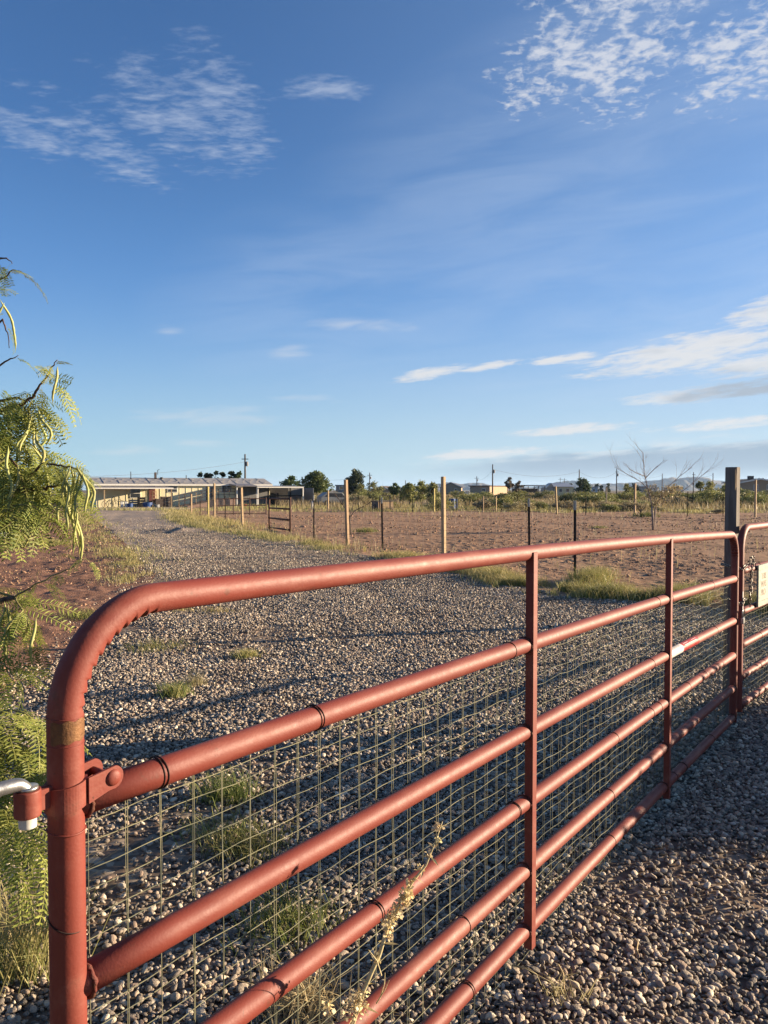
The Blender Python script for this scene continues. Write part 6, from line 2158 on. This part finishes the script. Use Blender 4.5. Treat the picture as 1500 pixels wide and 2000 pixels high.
def line(a, b, sag, label, r=.022):
    mid = (a + b) / 2
    pts = [a.lerp(b, i / 16) - mid + Vector((0, 0, -sag * 4 * (i / 16) * (1 - i / 16))) for i in range(17)]
    o = MB().tube(pts, r, 4).build('power_line', M['pole'], None)
    o.location = mid
    tag(o, label, 'power line', 'power lines between the poles')


dn = lambda v, d: v - Vector((0, 0, d))
line(dn(poles[479], 1.4), dn(poles[479], 1.4) + Vector((-14, -40, -3.4)), .5, 'service line running from the tall pole down to the home roof', .016)
line(dn(poles[962], 1.2), dn(poles[1131], .6), 1.6, 'power line sagging from the tallest pole to the pole before the round tree')
line(dn(poles[962], 1.4), dn(poles[931], 1.2), 1.2, 'power line from the tallest pole back to the short far pole')
line(dn(poles[1131], .6), dn(poles[1204], 1.0), 1.8, 'power line between the round tree pole and the bare tree pole')
line(dn(poles[1204], 1.0), dn(poles[1293], .6), 1.5, 'power line passing behind the bare tree')
line(dn(poles[1354], 1.0), dn(poles[1392], .5), .8, 'power line between the two poles left of the square gate post')
line(dn(poles[722], 1.2), dn(poles[722], 1.2) + Vector((-26, 40, -.5)), .8, 'power line running left from the pole beside the conifer')

# ------------------------------------------------------------------ mountains
M['rock'] = mat('bare_mountain_rock', (0.24, 0.20, 0.17), (0.17, 0.15, 0.125), .95, .004, 6, coord='Object')


def mountains(name, Y, ridge, dep, seed):
    xs = np.linspace(ridge[0][0] - 40, ridge[-1][0] + 40, 260)
    hy = np.interp(xs, [p[0] for p in ridge], [p[1] for p in ridge])
    hy = np.where((xs < ridge[0][0]) | (xs > ridge[-1][0]), 958, hy)
    X = (xs - 750) / 1500 * Y
    H = np.maximum(0, np.array([at(750, q, Y).z for q in hy]))
    H = H * (1 + .16 * (vnoise(xs * .13, xs * 0, seed) - .5) + .10 * (vnoise(xs * .4, xs * 0, seed + 1) - .5))
    V, nr = [], 9
    for j in range(nr):
        t = j / (nr - 1)
        f = (math.sin(t * math.pi)) ** .9
        w = vnoise(xs * .12 + j * 3.1, xs * 0 + j, seed + 5)
        V.append(np.stack([X, Y - dep / 2 + dep * t + 60 * (w - .5), H * f * (1 - .35 * (w - .3) * (abs(t - .5) > .05)) - 2], 1))
    n = len(xs)
    a = (np.arange(nr - 1)[:, None] * n + np.arange(n - 1)[None]).ravel()
    tag(mesh_np(name, np.concatenate(V), np.stack([a, a + 1, a + n + 1, a + n], 1), M['rock']), kind='structure')


mountains('mountains', 3300, [(690, 958), (760, 952), (800, 949), (830, 946), (880, 941), (905, 944), (940, 942), (960, 948), (985, 953), (1010, 949), (1040, 951), (1060, 948), (1090, 940), (1117, 937), (1140, 943), (1170, 944), (1200, 944), (1240, 942), (1268, 938), (1300, 933), (1330, 932), (1360, 931), (1390, 937), (1430, 940), (1460, 938), (1500, 934), (1560, 936), (1700, 945)], 500, 7)

# ------------------------------------------------------------------ air
hzm = bpy.data.materials.new('air_haze'); hzm.use_nodes = True
ht_ = hzm.node_tree; ht_.nodes.clear()
pv = ht_.nodes.new('ShaderNodeVolumePrincipled')
pv.inputs['Color'].default_value = (0.50, 0.70, 1.0, 1)
pv.inputs['Density'].default_value = 0.00009
pv.inputs['Anisotropy'].default_value = 0.2
mo_ = ht_.nodes.new('ShaderNodeOutputMaterial')
ht_.links.new(pv.outputs[0], mo_.inputs['Volume'])
mb = MB(); mb.box((0, 0, 44.5), (19000, 19000, 93)); hb = mb.build('haze', hzm)
hb['kind'] = 'stuff'
